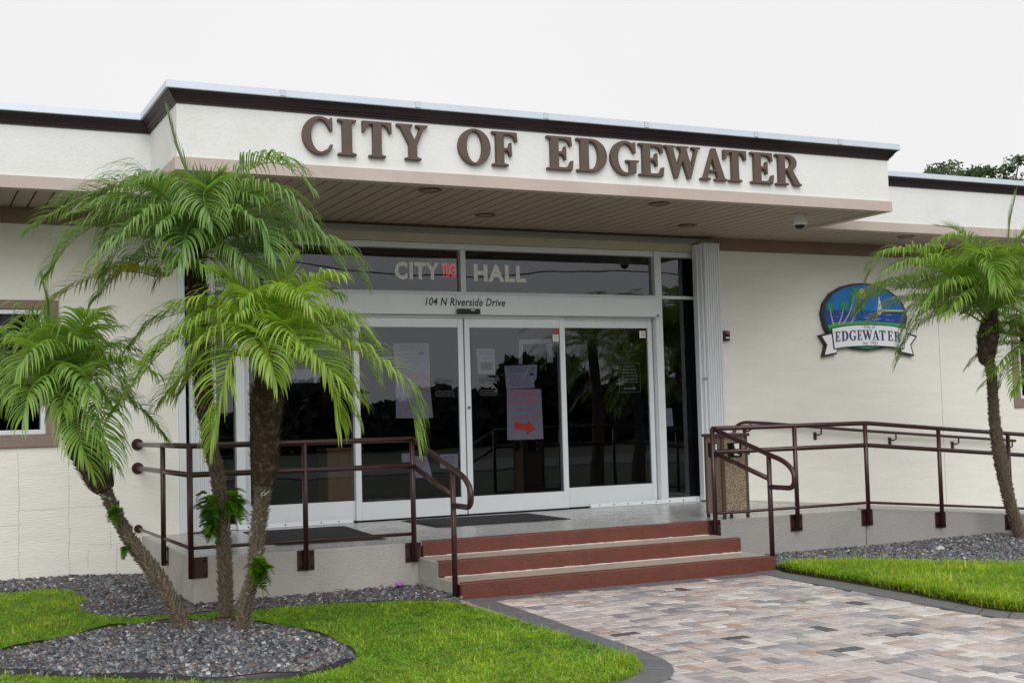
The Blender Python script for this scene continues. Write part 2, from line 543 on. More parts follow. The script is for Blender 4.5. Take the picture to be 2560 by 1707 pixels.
def put_text(mb, body, x0, x1, z0, z1, y, extr=0.001, offset=0.0, shear=0.0, mirror=False, spacing=1.0):
    """fit the lettering into a rectangle on a wall facing -y"""
    v, f = text_geo(body, 0.5, offset, shear, spacing)
    a, b = v.min(0), v.max(0)
    s = (x1 - x0) / (b[0] - a[0])
    t = (z1 - z0) / (b[1] - a[1])
    X = x0 + (v[:, 0] - a[0]) * s
    if mirror:
        X = x0 + x1 - X
        f = [q[::-1] for q in f]
    Z = z0 + (v[:, 1] - a[1]) * t
    Y = y - (v[:, 2] + 0.5) * extr
    return mb.add(np.stack([X, Y, Z], 1).tolist(), f)

# serif capitals drawn as outlines (cap height 1)
def ell(cx, cy, rx, ry, a0=0, a1=360, n=28):
    return [(cx + rx * math.cos(R(a0 + (a1 - a0) * i / n)), cy + ry * math.sin(R(a0 + (a1 - a0) * i / n))) for i in range(n + (0 if abs(a1 - a0) >= 360 else 1))]
GLYPH = {
 'I': [[(0, 0), (.46, 0), (.46, .055), (.35, .085), (.35, .915), (.46, .945), (.46, 1), (0, 1), (0, .945), (.11, .915), (.11, .085), (0, .055)]],
 'T': [[(.19, 0), (.65, 0), (.65, .055), (.54, .085), (.54, .92), (.64, .9), (.71, .83), (.76, .70), (.82, .70), (.82, 1), (.02, 1), (.02, .70), (.08, .70), (.13, .83), (.20, .9), (.30, .92), (.30, .085), (.19, .055)]],
 'E': [[(0, 0), (.74, 0), (.78, .29), (.72, .29), (.66, .15), (.56, .085), (.34, .085), (.34, .475), (.45, .46), (.50, .40), (.52, .31), (.57, .31), (.57, .71), (.52, .71), (.50, .62), (.45, .56), (.34, .55), (.34, .915), (.54, .915), (.64, .86), (.69, .73), (.75, .73), (.73, 1), (0, 1), (0, .945), (.11, .915), (.11, .085), (0, .055)]],
 'F': [[(0, 0), (.47, 0), (.47, .055), (.34, .085), (.34, .455), (.45, .44), (.50, .38), (.52, .29), (.57, .29), (.57, .69), (.52, .69), (.50, .60), (.45, .54), (.34, .53), (.34, .915), (.54, .915), (.64, .86), (.69, .73), (.75, .73), (.73, 1), (0, 1), (0, .945), (.11, .915), (.11, .085), (0, .055)]],
 'D': [[(0, 0), (.42, 0)] + ell(.42, .5, .45, .5, -88, 88, 16) + [(.42, 1), (0, 1), (0, .945), (.11, .915), (.11, .085), (0, .055)],
       [(.34, .085), (.40, .085)] + ell(.40, .5, .22, .415, -86, 86, 14) + [(.40, .915), (.34, .915)]],
 'O': [ell(.46, .5, .46, .525), ell(.46, .5, .225, .455)],
 'C': [ell(.48, .5, .48, .525, 305, 62, 26) + [(.74, .93), (.78, 1.0), (.83, 1.0), (.83, .64), (.78, .64)] + ell(.50, .5, .26, .44, 50, 300, 24) + [(.70, .13), (.79, .28), (.85, .25)]],
 'G': [ell(.48, .5, .48, .525, 300, 62, 26) + [(.74, .93), (.78, 1.0), (.83, 1.0), (.83, .66), (.78, .66)] + ell(.50, .5, .26, .44, 52, 293, 24) + [(.63, .10), (.63, .36), (.52, .39), (.52, .445), (.93, .445), (.93, .39), (.84, .36), (.84, .06)]],
 'Y': [[(.22, 0), (.68, 0), (.68, .055), (.56, .085), (.56, .42), (.77, .90), (.88, .945), (.88, 1), (.54, 1), (.54, .945), (.66, .905), (.50, .54), (.33, .915), (.44, .945), (.44, 1), (-.02, 1), (-.02, .945), (.08, .91), (.33, .42), (.33, .085), (.22, .055)]],
 'W': [[(.30, -.01), (.40, -.01), (.60, .55), (.80, -.01), (.90, -.01), (1.20, .92), (1.29, .945), (1.29, 1), (.96, 1), (.96, .945), (1.09, .91), (.93, .38), (.75, .915), (.84, .945), (.84, 1), (.42, 1), (.42, .945), (.51, .92), (.55, .80), (.40, .37), (.24, .915), (.34, .945), (.34, 1), (-.08, 1), (-.08, .945), (.0, .92)]],
 'A': [[(-.02, 0), (.34, 0), (.34, .055), (.23, .085), (.28, .26), (.56, .26), (.62, .085), (.51, .055), (.51, 0), (.96, 0), (.96, .055), (.87, .085), (.55, 1.01), (.43, 1.01), (.10, .10), (-.02, .055)],
       [(.30, .33), (.41, .68), (.53, .33)]],
 'R': [[(0, 0), (.46, 0), (.46, .055), (.34, .085), (.34, .47), (.41, .47), (.68, 0), (.96, 0), (.96, .055), (.88, .085), (.63, .49)] + ell(.46, .735, .33, .265, -35, 88, 12) + [(.44, 1), (0, 1), (0, .945), (.11, .915), (.11, .085), (0, .055)],
       [(.34, .545), (.42, .545)] + ell(.42, .73, .15, .187, -85, 85, 10) + [(.42, .92), (.34, .92)]],
}
def glyph_geo(ch, extr, bevel=0.0):
    cu = bpy.data.curves.new('tmp_glyph', 'CURVE')
    cu.dimensions = '2D'
    cu.fill_mode = 'BOTH'
    cu.extrude = extr / 2
    cu.bevel_depth = bevel
    cu.bevel_resolution = 1
    cu.offset = -bevel
    for poly in GLYPH[ch]:
        sp = cu.splines.new('POLY')
        sp.points.add(len(poly) - 1)
        for p, q in zip(sp.points, poly):
            p.co = (q[0], q[1], 0, 1)
        sp.use_cyclic_u = True
    me = curve_mesh(cu, 'tmp')
    v = np.array([p.co[:] for p in me.vertices])
    f = [tuple(p.vertices) for p in me.polygons]
    bpy.data.meshes.remove(me)
    return v, f
def put_glyph(mb, ch, x0, x1, z0, z1, y, depth, bevel=0.012, zfun=None):
    v, f = glyph_geo(ch, 0.1, bevel)
    a, b = v.min(0), v.max(0)
    X = x0 + (v[:, 0] - a[0]) / (b[0] - a[0]) * (x1 - x0)
    Z = z0 + v[:, 1] * (z1 - z0)
    Y = y - (v[:, 2] - a[2]) / (b[2] - a[2]) * depth
    if zfun is not None:
        Z = Z + np.array([zfun(x) for x in X])
    return mb.add(np.stack([X, Y, Z], 1).tolist(), f)

def offset_path(path, off):
    """mitred parallel of an open plan polyline, to its right-hand (outer, -y) side"""
    n = len(path)
    nor = []
    for i in range(n - 1):
        dx, dy = path[i + 1][0] - path[i][0], path[i + 1][1] - path[i][1]
        l = math.hypot(dx, dy)
        nor.append((dy / l, -dx / l))
    out = []
    for i in range(n):
        if i == 0: m = nor[0]
        elif i == n - 1: m = nor[-1]
        else:
            a, b = nor[i - 1], nor[i]
            k = 1 + a[0] * b[0] + a[1] * b[1]
            m = ((a[0] + b[0]) / k, (a[1] + b[1]) / k)
        out.append((path[i][0] + m[0] * off, path[i][1] + m[1] * off))
    return out
def sweep(path, prof, closed=True):
    """sweep a profile of (offset, z) along a plan path"""
    mb = MB()
    k = len(prof)
    for off, z in prof:
        pass
    cols = [offset_path(path, off) for off, z in prof]
    n = len(path)
    vs = [(cols[j][i][0], cols[j][i][1], prof[j][1]) for i in range(n) for j in range(k)]
    fs = []
    for i in range(n - 1):
        for j in range(k if closed else k - 1):
            j2 = (j + 1) % k
            fs.append((i * k + j, i * k + j2, (i + 1) * k + j2, (i + 1) * k + j))
    fs.append(tuple(range(k - 1, -1, -1)))
    fs.append(tuple((n - 1) * k + j for j in range(k)))
    return mb.add(vs, fs)

# ---------------------------------------------------------------- measured shapes
PALMS = {
 'p1': {"trunk": [(-1.96, -3.488, -0.062, 0.0813), (-1.96, -3.492, 0.009, 0.0677), (-1.948, -3.504, 0.093, 0.061), (-1.957, -3.527, 0.526, 0.0643), (-1.985, -3.54, 0.922, 0.0626), (-2.01, -3.544, 1.163, 0.061), (-2.053, -3.535, 1.343, 0.0626), (-2.087, -3.535, 1.584, 0.0643)],
  "boot": [(-2.087, -3.534, 1.567, 0.0643), (-2.106, -3.541, 1.821, 0.0711), (-2.128, -3.551, 2.126, 0.0779), (-2.14, -3.567, 2.464, 0.0779), (-2.153, -3.573, 2.64, 0.0745), (-2.165, -3.586, 2.938, 0.0576)],
  "fronds": [
   [(-2.176, -3.592, 3.106), (-2.198, -3.547, 3.425), (-2.274, -3.526, 3.666), (-2.339, -3.511, 3.913)],
   [(-2.165, -3.597, 3.093), (-1.988, -3.697, 3.314), (-1.826, -3.73, 3.474), (-1.654, -3.819, 3.564), (-1.517, -3.937, 3.514), (-1.402, -4.037, 3.346)],
   [(-2.16, -3.598, 3.069), (-2.0, -3.795, 3.201), (-1.845, -3.987, 3.295), (-1.682, -4.174, 3.26), (-1.53, -4.294, 3.109), (-1.41, -4.393, 2.903)],
   [(-2.17, -3.584, 2.939), (-2.021, -3.757, 2.779), (-1.76, -4.001, 2.88), (-1.543, -4.163, 2.906), (-1.349, -4.31, 2.876), (-1.213, -4.369, 2.785), (-1.12, -4.403, 2.61)],
   [(-2.186, -3.585, 3.07), (-2.374, -3.505, 3.23), (-2.614, -3.553, 3.188), (-2.861, -3.539, 3.085), (-3.076, -3.48, 2.933), (-3.211, -3.401, 2.718)],
   [(-2.192, -3.583, 3.082), (-2.356, -3.409, 3.319), (-2.556, -3.209, 3.441), (-2.767, -3.05, 3.42), (-3.036, -2.857, 3.303), (-3.246, -2.746, 3.15)],
   [(-2.186, -3.587, 3.094), (-2.315, -3.321, 3.373), (-2.462, -3.148, 3.519), (-2.611, -2.964, 3.506), (-2.79, -2.87, 3.388)],
   [(-2.176, -3.588, 3.034), (-2.233, -3.897, 3.081), (-2.311, -4.077, 3.004), (-2.372, -4.206, 2.882), (-2.407, -4.236, 2.743)],
   [(-2.192, -3.581, 3.047), (-2.41, -3.815, 3.132), (-2.601, -3.942, 3.092), (-2.748, -4.03, 2.96), (-2.826, -4.037, 2.8), (-2.885, -3.998, 2.647)],
   [(-2.181, -3.583, 2.999), (-2.307, -3.731, 2.797), (-2.421, -3.722, 2.655), (-2.601, -3.584, 2.707), (-2.782, -3.441, 2.719), (-2.945, -3.304, 2.665), (-3.083, -3.232, 2.587), (-3.167, -3.186, 2.519)],
   [(-2.17, -3.586, 2.963), (-2.358, -3.814, 2.739), (-2.295, -4.064, 2.699), (-2.185, -4.225, 2.638), (-2.087, -4.375, 2.523)],
   [(-2.165, -3.596, 3.082), (-1.964, -3.369, 3.222), (-1.739, -3.262, 3.337), (-1.499, -3.266, 3.323), (-1.328, -3.339, 3.179)],
   [(-2.17, -3.593, 3.07), (-2.118, -3.856, 3.304), (-2.172, -4.052, 3.302), (-2.236, -4.236, 3.187), (-2.219, -4.399, 2.994)],
   [(-2.16, -3.596, 3.046), (-2.015, -4.005, 3.12), (-1.939, -4.26, 3.072), (-1.843, -4.41, 2.941), (-1.808, -4.525, 2.758)],
   [(-2.154, -3.6, 3.057), (-1.835, -3.658, 3.304), (-1.584, -3.72, 3.245), (-1.402, -3.852, 3.063), (-1.239, -3.92, 2.902), (-1.152, -3.953, 2.768)],
   [(-2.186, -3.586, 3.082), (-2.351, -3.629, 3.247), (-2.487, -3.624, 3.336), (-2.602, -3.624, 3.33), (-2.728, -3.555, 3.205), (-2.811, -3.503, 3.022)],
   [(-2.192, -3.582, 3.07), (-2.262, -3.225, 3.219), (-2.388, -3.057, 3.277), (-2.527, -2.874, 3.224), (-2.662, -2.798, 3.053)],
  ]},
 'p2': {"trunk": [(-2.02, -4.295, -0.021, 0.0532), (-2.012, -4.305, 0.057, 0.0532), (-1.987, -4.331, 0.269, 0.0564), (-1.939, -4.365, 0.448, 0.0532), (-1.914, -4.397, 0.741, 0.0579), (-1.889, -4.423, 0.959, 0.0642), (-1.878, -4.438, 1.106, 0.0705)],
  "boot": [(-1.875, -4.439, 1.093, 0.0783), (-1.872, -4.449, 1.224, 0.0908), (-1.867, -4.467, 1.455, 0.1065), (-1.859, -4.485, 1.671, 0.1252), (-1.853, -4.496, 1.802, 0.1096), (-1.848, -4.503, 1.874, 0.0783), (-1.857, -4.512, 2.068, 0.0407)],
  "fronds": [
   [(-1.864, -4.507, 2.044), (-1.844, -4.414, 2.176), (-1.865, -4.414, 2.325), (-1.949, -4.601, 2.41), (-2.057, -4.883, 2.417), (-2.169, -5.048, 2.35)],
   [(-1.857, -4.511, 2.052), (-1.744, -4.356, 2.256), (-1.587, -4.221, 2.436), (-1.42, -4.197, 2.527), (-1.229, -4.176, 2.501)],
   [(-1.85, -4.514, 2.044), (-1.759, -4.676, 2.158), (-1.677, -4.833, 2.241), (-1.59, -4.987, 2.261), (-1.491, -5.089, 2.243), (-1.411, -5.179, 2.18), (-1.348, -5.205, 2.101)],
   [(-1.85, -4.513, 2.037), (-1.786, -4.769, 2.079), (-1.673, -4.936, 2.09), (-1.541, -5.164, 2.055), (-1.418, -5.276, 2.006), (-1.335, -5.367, 1.938), (-1.259, -5.454, 1.858), (-1.179, -5.485, 1.746), (-1.129, -5.499, 1.587), (-1.11, -5.496, 1.415)],
   [(-1.864, -4.507, 2.044), (-1.917, -4.934, 2.16), (-1.915, -5.16, 2.199), (-1.907, -5.327, 2.139), (-1.857, -5.454, 2.023), (-1.802, -5.586, 1.935), (-1.764, -5.653, 1.827), (-1.732, -5.66, 1.695), (-1.711, -5.66, 1.545)],
   [(-1.87, -4.504, 2.037), (-2.044, -4.868, 2.08), (-2.168, -5.029, 2.063), (-2.241, -5.101, 2.004), (-2.286, -5.128, 1.908), (-2.319, -5.162, 1.813), (-2.346, -5.14, 1.68), (-2.37, -5.118, 1.513), (-2.379, -5.108, 1.433)],
   [(-1.877, -4.501, 2.045), (-1.994, -4.567, 2.216), (-2.123, -4.62, 2.276), (-2.281, -4.655, 2.282), (-2.461, -4.673, 2.191), (-2.635, -4.634, 2.025), (-2.754, -4.566, 1.868), (-2.848, -4.512, 1.731), (-2.911, -4.475, 1.636)],
   [(-1.877, -4.501, 2.052), (-1.893, -4.284, 2.245), (-2.059, -4.099, 2.349), (-2.229, -3.909, 2.387), (-2.395, -3.827, 2.361), (-2.546, -3.749, 2.282), (-2.656, -3.687, 2.147)],
   [(-1.864, -4.508, 2.052), (-1.764, -4.346, 2.241), (-1.717, -4.38, 2.42), (-1.704, -4.451, 2.563), (-1.691, -4.521, 2.675)],
   [(-1.857, -4.51, 2.044), (-1.811, -4.657, 2.254), (-1.814, -4.886, 2.371), (-1.825, -5.106, 2.42), (-1.82, -5.328, 2.37), (-1.807, -5.439, 2.272)],
   [(-1.877, -4.501, 2.045), (-1.891, -4.395, 2.237), (-1.972, -4.366, 2.387), (-2.079, -4.319, 2.45), (-2.206, -4.256, 2.424), (-2.306, -4.201, 2.323)],
   [(-1.85, -4.514, 2.044), (-1.601, -4.308, 2.169), (-1.385, -4.193, 2.209), (-1.186, -4.174, 2.156), (-1.059, -4.227, 2.036), (-0.989, -4.252, 1.901)],
   [(-1.864, -4.507, 2.037), (-1.955, -4.911, 2.091), (-2.064, -5.195, 2.134), (-2.11, -5.39, 2.06), (-2.113, -5.547, 1.932), (-2.103, -5.6, 1.82)],
   [(-1.87, -4.504, 2.037), (-1.908, -4.16, 2.163), (-1.998, -3.896, 2.196), (-2.116, -3.722, 2.106), (-2.221, -3.66, 1.938), (-2.284, -3.62, 1.791)],
   [(-1.85, -4.513, 2.037), (-1.856, -5.067, 2.047), (-1.818, -5.415, 1.985), (-1.755, -5.605, 1.882), (-1.687, -5.685, 1.746), (-1.628, -5.702, 1.581)],
   [(-1.877, -4.501, 2.045), (-2.07, -4.749, 2.166), (-2.263, -4.879, 2.177), (-2.403, -4.917, 2.084), (-2.506, -4.913, 1.94), (-2.573, -4.87, 1.772)],
  ]},
 'p3': {"trunk": [(-2.339, -3.974, -0.035, 0.0668), (-2.356, -3.969, 0.022, 0.0636), (-2.437, -3.945, 0.244, 0.0668), (-2.546, -3.906, 0.453, 0.0652), (-2.69, -3.851, 0.667, 0.0573), (-2.799, -3.812, 0.877, 0.0509), (-2.885, -3.784, 1.086, 0.0477)],
  "boot": [(-2.877, -3.787, 1.073, 0.0764), (-2.92, -3.772, 1.163, 0.1082), (-2.972, -3.756, 1.285, 0.1177), (-3.035, -3.734, 1.414, 0.1241), (-3.093, -3.717, 1.591, 0.0986), (-3.121, -3.712, 1.718, 0.07), (-3.15, -3.707, 1.862, 0.0382)],
  "fronds": [
   [(-3.154, -3.697, 1.74), (-3.197, -3.692, 1.965), (-3.234, -3.637, 2.249), (-3.255, -3.639, 2.436), (-3.289, -3.633, 2.596)],
   [(-3.163, -3.693, 1.731), (-3.236, -3.562, 1.971), (-3.334, -3.472, 2.165), (-3.449, -3.364, 2.21), (-3.56, -3.307, 2.166), (-3.663, -3.25, 2.046)],
   [(-3.154, -3.694, 1.684), (-3.285, -3.861, 1.802), (-3.406, -3.977, 1.917), (-3.512, -4.036, 1.898), (-3.603, -4.041, 1.793), (-3.683, -3.992, 1.637)],
   [(-3.154, -3.693, 1.666), (-3.266, -3.754, 1.731), (-3.425, -3.792, 1.779), (-3.544, -3.789, 1.754), (-3.661, -3.782, 1.666)],
   [(-3.146, -3.701, 1.74), (-3.088, -3.744, 1.961), (-3.004, -3.793, 2.08), (-2.903, -3.841, 2.077), (-2.819, -3.875, 1.972), (-2.768, -3.888, 1.803)],
   [(-3.146, -3.699, 1.703), (-3.117, -4.052, 1.776), (-3.064, -4.244, 1.778), (-3.022, -4.37, 1.686), (-2.997, -4.428, 1.554), (-2.958, -4.437, 1.387), (-2.926, -4.445, 1.291)],
   [(-3.154, -3.697, 1.74), (-3.114, -3.513, 2.02), (-3.033, -3.454, 2.215), (-2.915, -3.405, 2.306), (-2.793, -3.463, 2.283)],
   [(-3.163, -3.693, 1.74), (-3.236, -3.896, 1.974), (-3.331, -4.08, 2.091), (-3.438, -4.249, 2.063), (-3.509, -4.318, 1.939), (-3.545, -4.347, 1.8)],
   [(-3.163, -3.693, 1.74), (-3.2, -3.472, 2.032), (-3.267, -3.344, 2.27), (-3.363, -3.307, 2.407), (-3.449, -3.261, 2.343)],
   [(-3.146, -3.701, 1.73), (-3.141, -4.048, 1.894), (-3.118, -4.284, 1.937), (-3.097, -4.512, 1.875), (-3.095, -4.616, 1.751)],
   [(-3.163, -3.692, 1.722), (-3.275, -3.32, 1.963), (-3.414, -3.149, 2.069), (-3.574, -2.958, 2.021), (-3.715, -2.878, 1.848)],
   [(-3.142, -3.701, 1.702), (-3.141, -4.038, 1.741), (-3.15, -4.254, 1.718), (-3.153, -4.413, 1.619), (-3.142, -4.519, 1.454), (-3.095, -4.584, 1.257)],
   [(-3.154, -3.697, 1.74), (-3.192, -3.809, 2.015), (-3.179, -3.936, 2.154), (-3.142, -4.068, 2.2), (-3.09, -4.2, 2.137)],
   [(-3.146, -3.701, 1.73), (-2.998, -3.452, 1.935), (-2.83, -3.314, 1.989), (-2.715, -3.364, 1.897), (-2.653, -3.384, 1.748)],
   [(-3.163, -3.691, 1.703), (-3.317, -4.183, 1.855), (-3.408, -4.361, 1.849), (-3.469, -4.493, 1.761), (-3.496, -4.526, 1.625)],
  ]},
 'p4': {"trunk": [(7.104, -3.02, -0.103, 0.1071), (7.078, -3.014, 0.005, 0.0876), (7.043, -3.005, 0.127, 0.0779), (6.941, -2.982, 0.514, 0.0803), (6.862, -2.971, 0.939, 0.0925), (6.804, -2.972, 1.368, 0.0681), (6.781, -2.989, 1.796, 0.0633), (6.75, -2.988, 2.006, 0.0633)],
  "boot": [(6.742, -2.982, 1.982, 0.0779), (6.724, -2.98, 2.08, 0.1022), (6.741, -3.003, 2.307, 0.1265), (6.763, -3.02, 2.394, 0.1071), (6.776, -3.031, 2.466, 0.0584), (6.793, -3.053, 2.684, 0.0389)],
  "fronds": [
   [(6.76, -3.023, 2.463), (6.873, -3.106, 2.898), (6.936, -3.161, 3.272), (6.959, -3.191, 3.553), (7.005, -3.23, 3.802)],
   [(6.746, -3.016, 2.463), (6.491, -2.922, 2.909), (6.163, -2.892, 3.164), (5.824, -2.844, 3.222), (5.531, -2.812, 3.201), (5.414, -2.75, 3.12), (5.359, -2.716, 2.999)],
   [(6.746, -3.016, 2.463), (6.313, -3.057, 2.876), (5.888, -3.086, 3.055), (5.596, -3.057, 3.058), (5.335, -3.037, 2.985), (5.227, -2.976, 2.846)],
   [(6.739, -3.012, 2.448), (6.495, -2.805, 2.779), (6.196, -2.665, 2.851), (5.911, -2.528, 2.852), (5.684, -2.413, 2.78), (5.527, -2.329, 2.651)],
   [(6.718, -2.998, 2.402), (6.548, -2.925, 2.532), (6.265, -2.794, 2.611), (6.009, -2.778, 2.562), (5.876, -2.704, 2.403), (5.82, -2.664, 2.218), (5.785, -2.637, 2.064)],
   [(6.746, -3.016, 2.463), (6.694, -2.926, 3.168), (6.551, -2.871, 3.377), (6.366, -2.782, 3.382), (6.238, -2.712, 3.26)],
   [(6.753, -3.019, 2.463), (6.86, -2.781, 3.126), (6.82, -2.671, 3.43), (6.778, -2.548, 3.56), (6.646, -2.487, 3.596)],
   [(6.739, -3.013, 2.464), (6.321, -3.168, 2.817), (6.006, -3.24, 2.834), (5.755, -3.225, 2.755), (5.602, -3.254, 2.629)],
   [(6.746, -3.015, 2.448), (6.501, -3.244, 2.659), (6.456, -3.447, 2.685), (6.528, -3.586, 2.582), (6.543, -3.692, 2.393)],
   [(6.774, -3.031, 2.478), (6.915, -3.133, 3.006), (7.095, -3.189, 3.369), (7.305, -3.244, 3.512)],
   [(6.781, -3.034, 2.478), (6.772, -3.289, 3.032), (6.86, -3.451, 3.169), (6.973, -3.612, 3.091)],
   [(6.76, -3.024, 2.479), (6.549, -3.182, 3.038), (6.431, -3.247, 3.213), (6.224, -3.362, 3.1)],
   [(6.781, -3.034, 2.478), (7.078, -3.094, 2.904), (7.306, -3.211, 3.007), (7.52, -3.306, 2.891)],
   [(6.746, -3.016, 2.463), (6.369, -3.306, 2.865), (6.256, -3.488, 3.085), (6.169, -3.663, 3.001), (6.119, -3.736, 2.784)],
   [(6.781, -3.034, 2.478), (6.63, -3.423, 2.736), (6.649, -3.657, 2.773), (6.704, -3.785, 2.626), (6.772, -3.803, 2.401)],
   [(6.732, -3.008, 2.448), (6.745, -2.7, 2.73), (6.559, -2.502, 2.778), (6.399, -2.307, 2.68), (6.282, -2.24, 2.522)],
   [(6.718, -2.999, 2.417), (6.416, -2.975, 2.573), (6.057, -2.865, 2.688), (5.713, -2.754, 2.677), (5.463, -2.623, 2.515)],
   [(6.718, -3.0, 2.433), (6.595, -2.848, 2.713), (6.224, -2.682, 2.898), (5.883, -2.519, 2.924), (5.612, -2.382, 2.822), (5.513, -2.32, 2.62)],
   [(6.746, -3.016, 2.463), (6.803, -2.735, 2.84), (6.646, -2.562, 3.049), (6.457, -2.36, 3.067), (6.281, -2.267, 2.943)],
  ]},
 'p5': {"trunk": [(7.549, -2.901, -0.083, 0.0894), (7.539, -2.946, 0.661, 0.0845), (7.52, -2.976, 1.256, 0.0795), (7.501, -2.993, 1.653, 0.0795)],
  "boot": [(7.501, -2.992, 1.629, 0.0894), (7.492, -3.002, 1.852, 0.1193), (7.483, -3.011, 2.051, 0.1093), (7.482, -3.024, 2.249, 0.0497)],
  "fronds": [
   [(7.482, -3.017, 2.148), (7.324, -2.949, 2.281), (6.994, -3.014, 2.307), (6.746, -3.011, 2.385)],
   [(7.483, -3.015, 2.116), (7.086, -3.161, 2.172), (6.76, -3.219, 2.059), (6.571, -3.228, 1.89), (6.461, -3.163, 1.725)],
   [(7.483, -3.015, 2.116), (7.216, -2.997, 2.118), (7.073, -2.914, 1.9), (7.016, -2.874, 1.711)],
   [(7.482, -3.017, 2.148), (7.236, -3.141, 2.458), (6.936, -3.218, 2.449), (6.76, -3.232, 2.26)],
   [(7.497, -3.024, 2.148), (7.439, -3.017, 2.469), (7.424, -3.026, 2.71), (7.452, -3.055, 2.949)],
   [(7.511, -3.031, 2.148), (7.478, -3.257, 2.45), (7.538, -3.391, 2.362), (7.623, -3.417, 2.124)],
   [(7.497, -3.022, 2.116), (6.969, -3.319, 2.053), (6.741, -3.418, 1.85), (6.622, -3.458, 1.637)],
  ]},
}
FERNS = [((-2.073, -3.598, 0.913), 0.1), ((-1.938, -3.686, 0.926), 0.1), ((-2.068, -3.612, 0.763), 0.07), ((-1.936, -4.481, 0.499), 0.085), ((-2.842, -3.939, 0.921), 0.05), ((-2.763, -3.903, 0.645), 0.03)]
SEAL = {'ell_out': [(6.831, 2.792), (6.875, 2.935), (6.998, 3.071), (7.184, 3.162), (7.383, 3.204), (7.582, 3.219), (7.781, 3.202), (7.98, 3.141), (8.152, 3.049), (8.255, 2.945), (8.31, 2.829), (8.314, 2.723), (8.276, 2.596), (8.201, 2.49), (8.072, 2.384), (7.866, 2.327), (7.597, 2.299), (7.335, 2.322), (7.104, 2.394), (6.954, 2.486), (6.871, 2.618)], 'hor': [(6.895, 2.838), (8.291, 2.85)], 'sun': [(7.541, 3.086), (7.608, 3.087), (7.545, 3.148)], 'palms': [[(7.027, 2.64), (6.987, 2.742), (6.975, 2.885)], [(7.111, 2.656), (7.175, 2.754), (7.209, 2.909)], [(7.183, 2.656), (7.335, 2.818), (7.407, 3.057)], [(7.321, 2.668), (7.384, 2.756), (7.498, 2.903)]], 'boat': [[(7.792, 2.797), (7.842, 2.797), (7.865, 2.908), (7.839, 3.044), (7.814, 2.949)], [(7.732, 2.801), (7.812, 2.797), (7.79, 2.76), (7.744, 2.772)]], 'beach': [(7.883, 2.866), (8.285, 2.876), (8.291, 2.848), (7.895, 2.845)], 'land': [(6.905, 2.649), (7.093, 2.666), (7.354, 2.684), (7.752, 2.685), (8.279, 2.654), (8.235, 2.596), (6.947, 2.588)], 'rib': [(6.973, 2.604), (7.169, 2.633), (7.379, 2.651), (7.59, 2.656), (7.804, 2.654), (8.019, 2.641), (8.29, 2.606), (8.225, 2.316), (8.002, 2.342), (7.787, 2.353), (7.574, 2.355), (7.362, 2.349), (7.179, 2.337), (7.003, 2.317)], 'tailL': [(6.782, 2.506), (6.989, 2.547), (7.009, 2.425), (7.061, 2.322), (7.058, 2.253), (6.825, 2.216), (6.881, 2.374)], 'tailR': [(8.477, 2.501), (8.287, 2.548), (8.245, 2.427), (8.171, 2.321), (8.167, 2.263), (8.408, 2.22), (8.359, 2.374)], 't1': [(7.534, 2.592), (7.717, 2.593), (7.536, 2.633)], 't2': [(7.033, 2.399), (8.183, 2.411), (7.472, 2.436), (7.479, 2.56)], 't3': [(7.509, 2.379), (7.745, 2.379), (7.511, 2.42)]}
FACADE_LETTERS = [('C', -0.964, -0.669), ('I', -0.629, -0.446), ('T', -0.393, -0.102), ('Y', -0.057, 0.26), ('O', 0.566, 0.911), ('F', 0.924, 1.202), ('E', 1.518, 1.817), ('D', 1.852, 2.204), ('G', 2.24, 2.577), ('E', 2.577, 2.883), ('W', 2.883, 3.332), ('A', 3.323, 3.663), ('T', 3.623, 3.917), ('E', 3.97, 4.274), ('R', 4.299, 4.644)]
# ================================================================ SETTING
H = 0.415            # landing height
YF = -2.535          # landing front
HS = H / 3
T1, T2 = -3.021, -3.507

g = MB().add([(-400, -400, -0.06), (400, -400, -0.06), (400, 400, -0.06), (-400, 400, -0.06)], [(0, 1, 2, 3)])
tag(build('ground', g, M['ground']), kind='structure')
tag(build('road', MB().box(-200, 200, -30, -22, -0.05, -0.03), M['asphalt']), kind='structure')

# landing, ramp, steps
land = thing('landing', None, None, (0.6, -1.3, 0), kind='structure')
build('landing_slab', MB().box(-1.985, 5.287, YF + 0.012, 0.02, H - 0.05, H), M['deck'], land, bevel=0.012)
build('landing_interior_floor', MB().box(-7.8, 13.8, 0.24, 7.0, H - 0.06, H - 0.012), M['floor_in'], land)
w = MB().box(-1.99, 0.066, YF, YF + 0.15, -0.1, H - 0.004)
build('landing_wall', w, M['deckside'], land, bevel=0.012)
build('landing_wall', MB().box(-1.99, -1.84, YF + 0.153, 0.0, -0.1, H - 0.004), M['deckside'], land, bevel=0.01)
build('landing_wall', MB().box(3.262, 5.286, YF, YF + 0.15, -0.1, H - 0.004), M['rampside'], land, bevel=0.012)
ramp = thing('ramp', None, None, (9, -1.3, 0), kind='structure')
def rz(x): return H - 0.083 * max(0, x - 5.29)
build('ramp_slab', MB().add([(5.292, YF + 0.02, H), (10.3, YF + 0.02, rz(10.3)), (10.3, 0.0, rz(10.3)), (5.292, 0.0, H),
      (5.292, YF + 0.02, H - .2), (10.3, YF + 0.02, -.2), (10.3, 0, -.2), (5.292, 0, H - .2)],
      [(0, 1, 2, 3), (7, 6, 5, 4), (0, 4, 5, 1), (1, 5, 6, 2), (2, 6, 7, 3), (3, 7, 4, 0)]), M['ramp'], ramp)
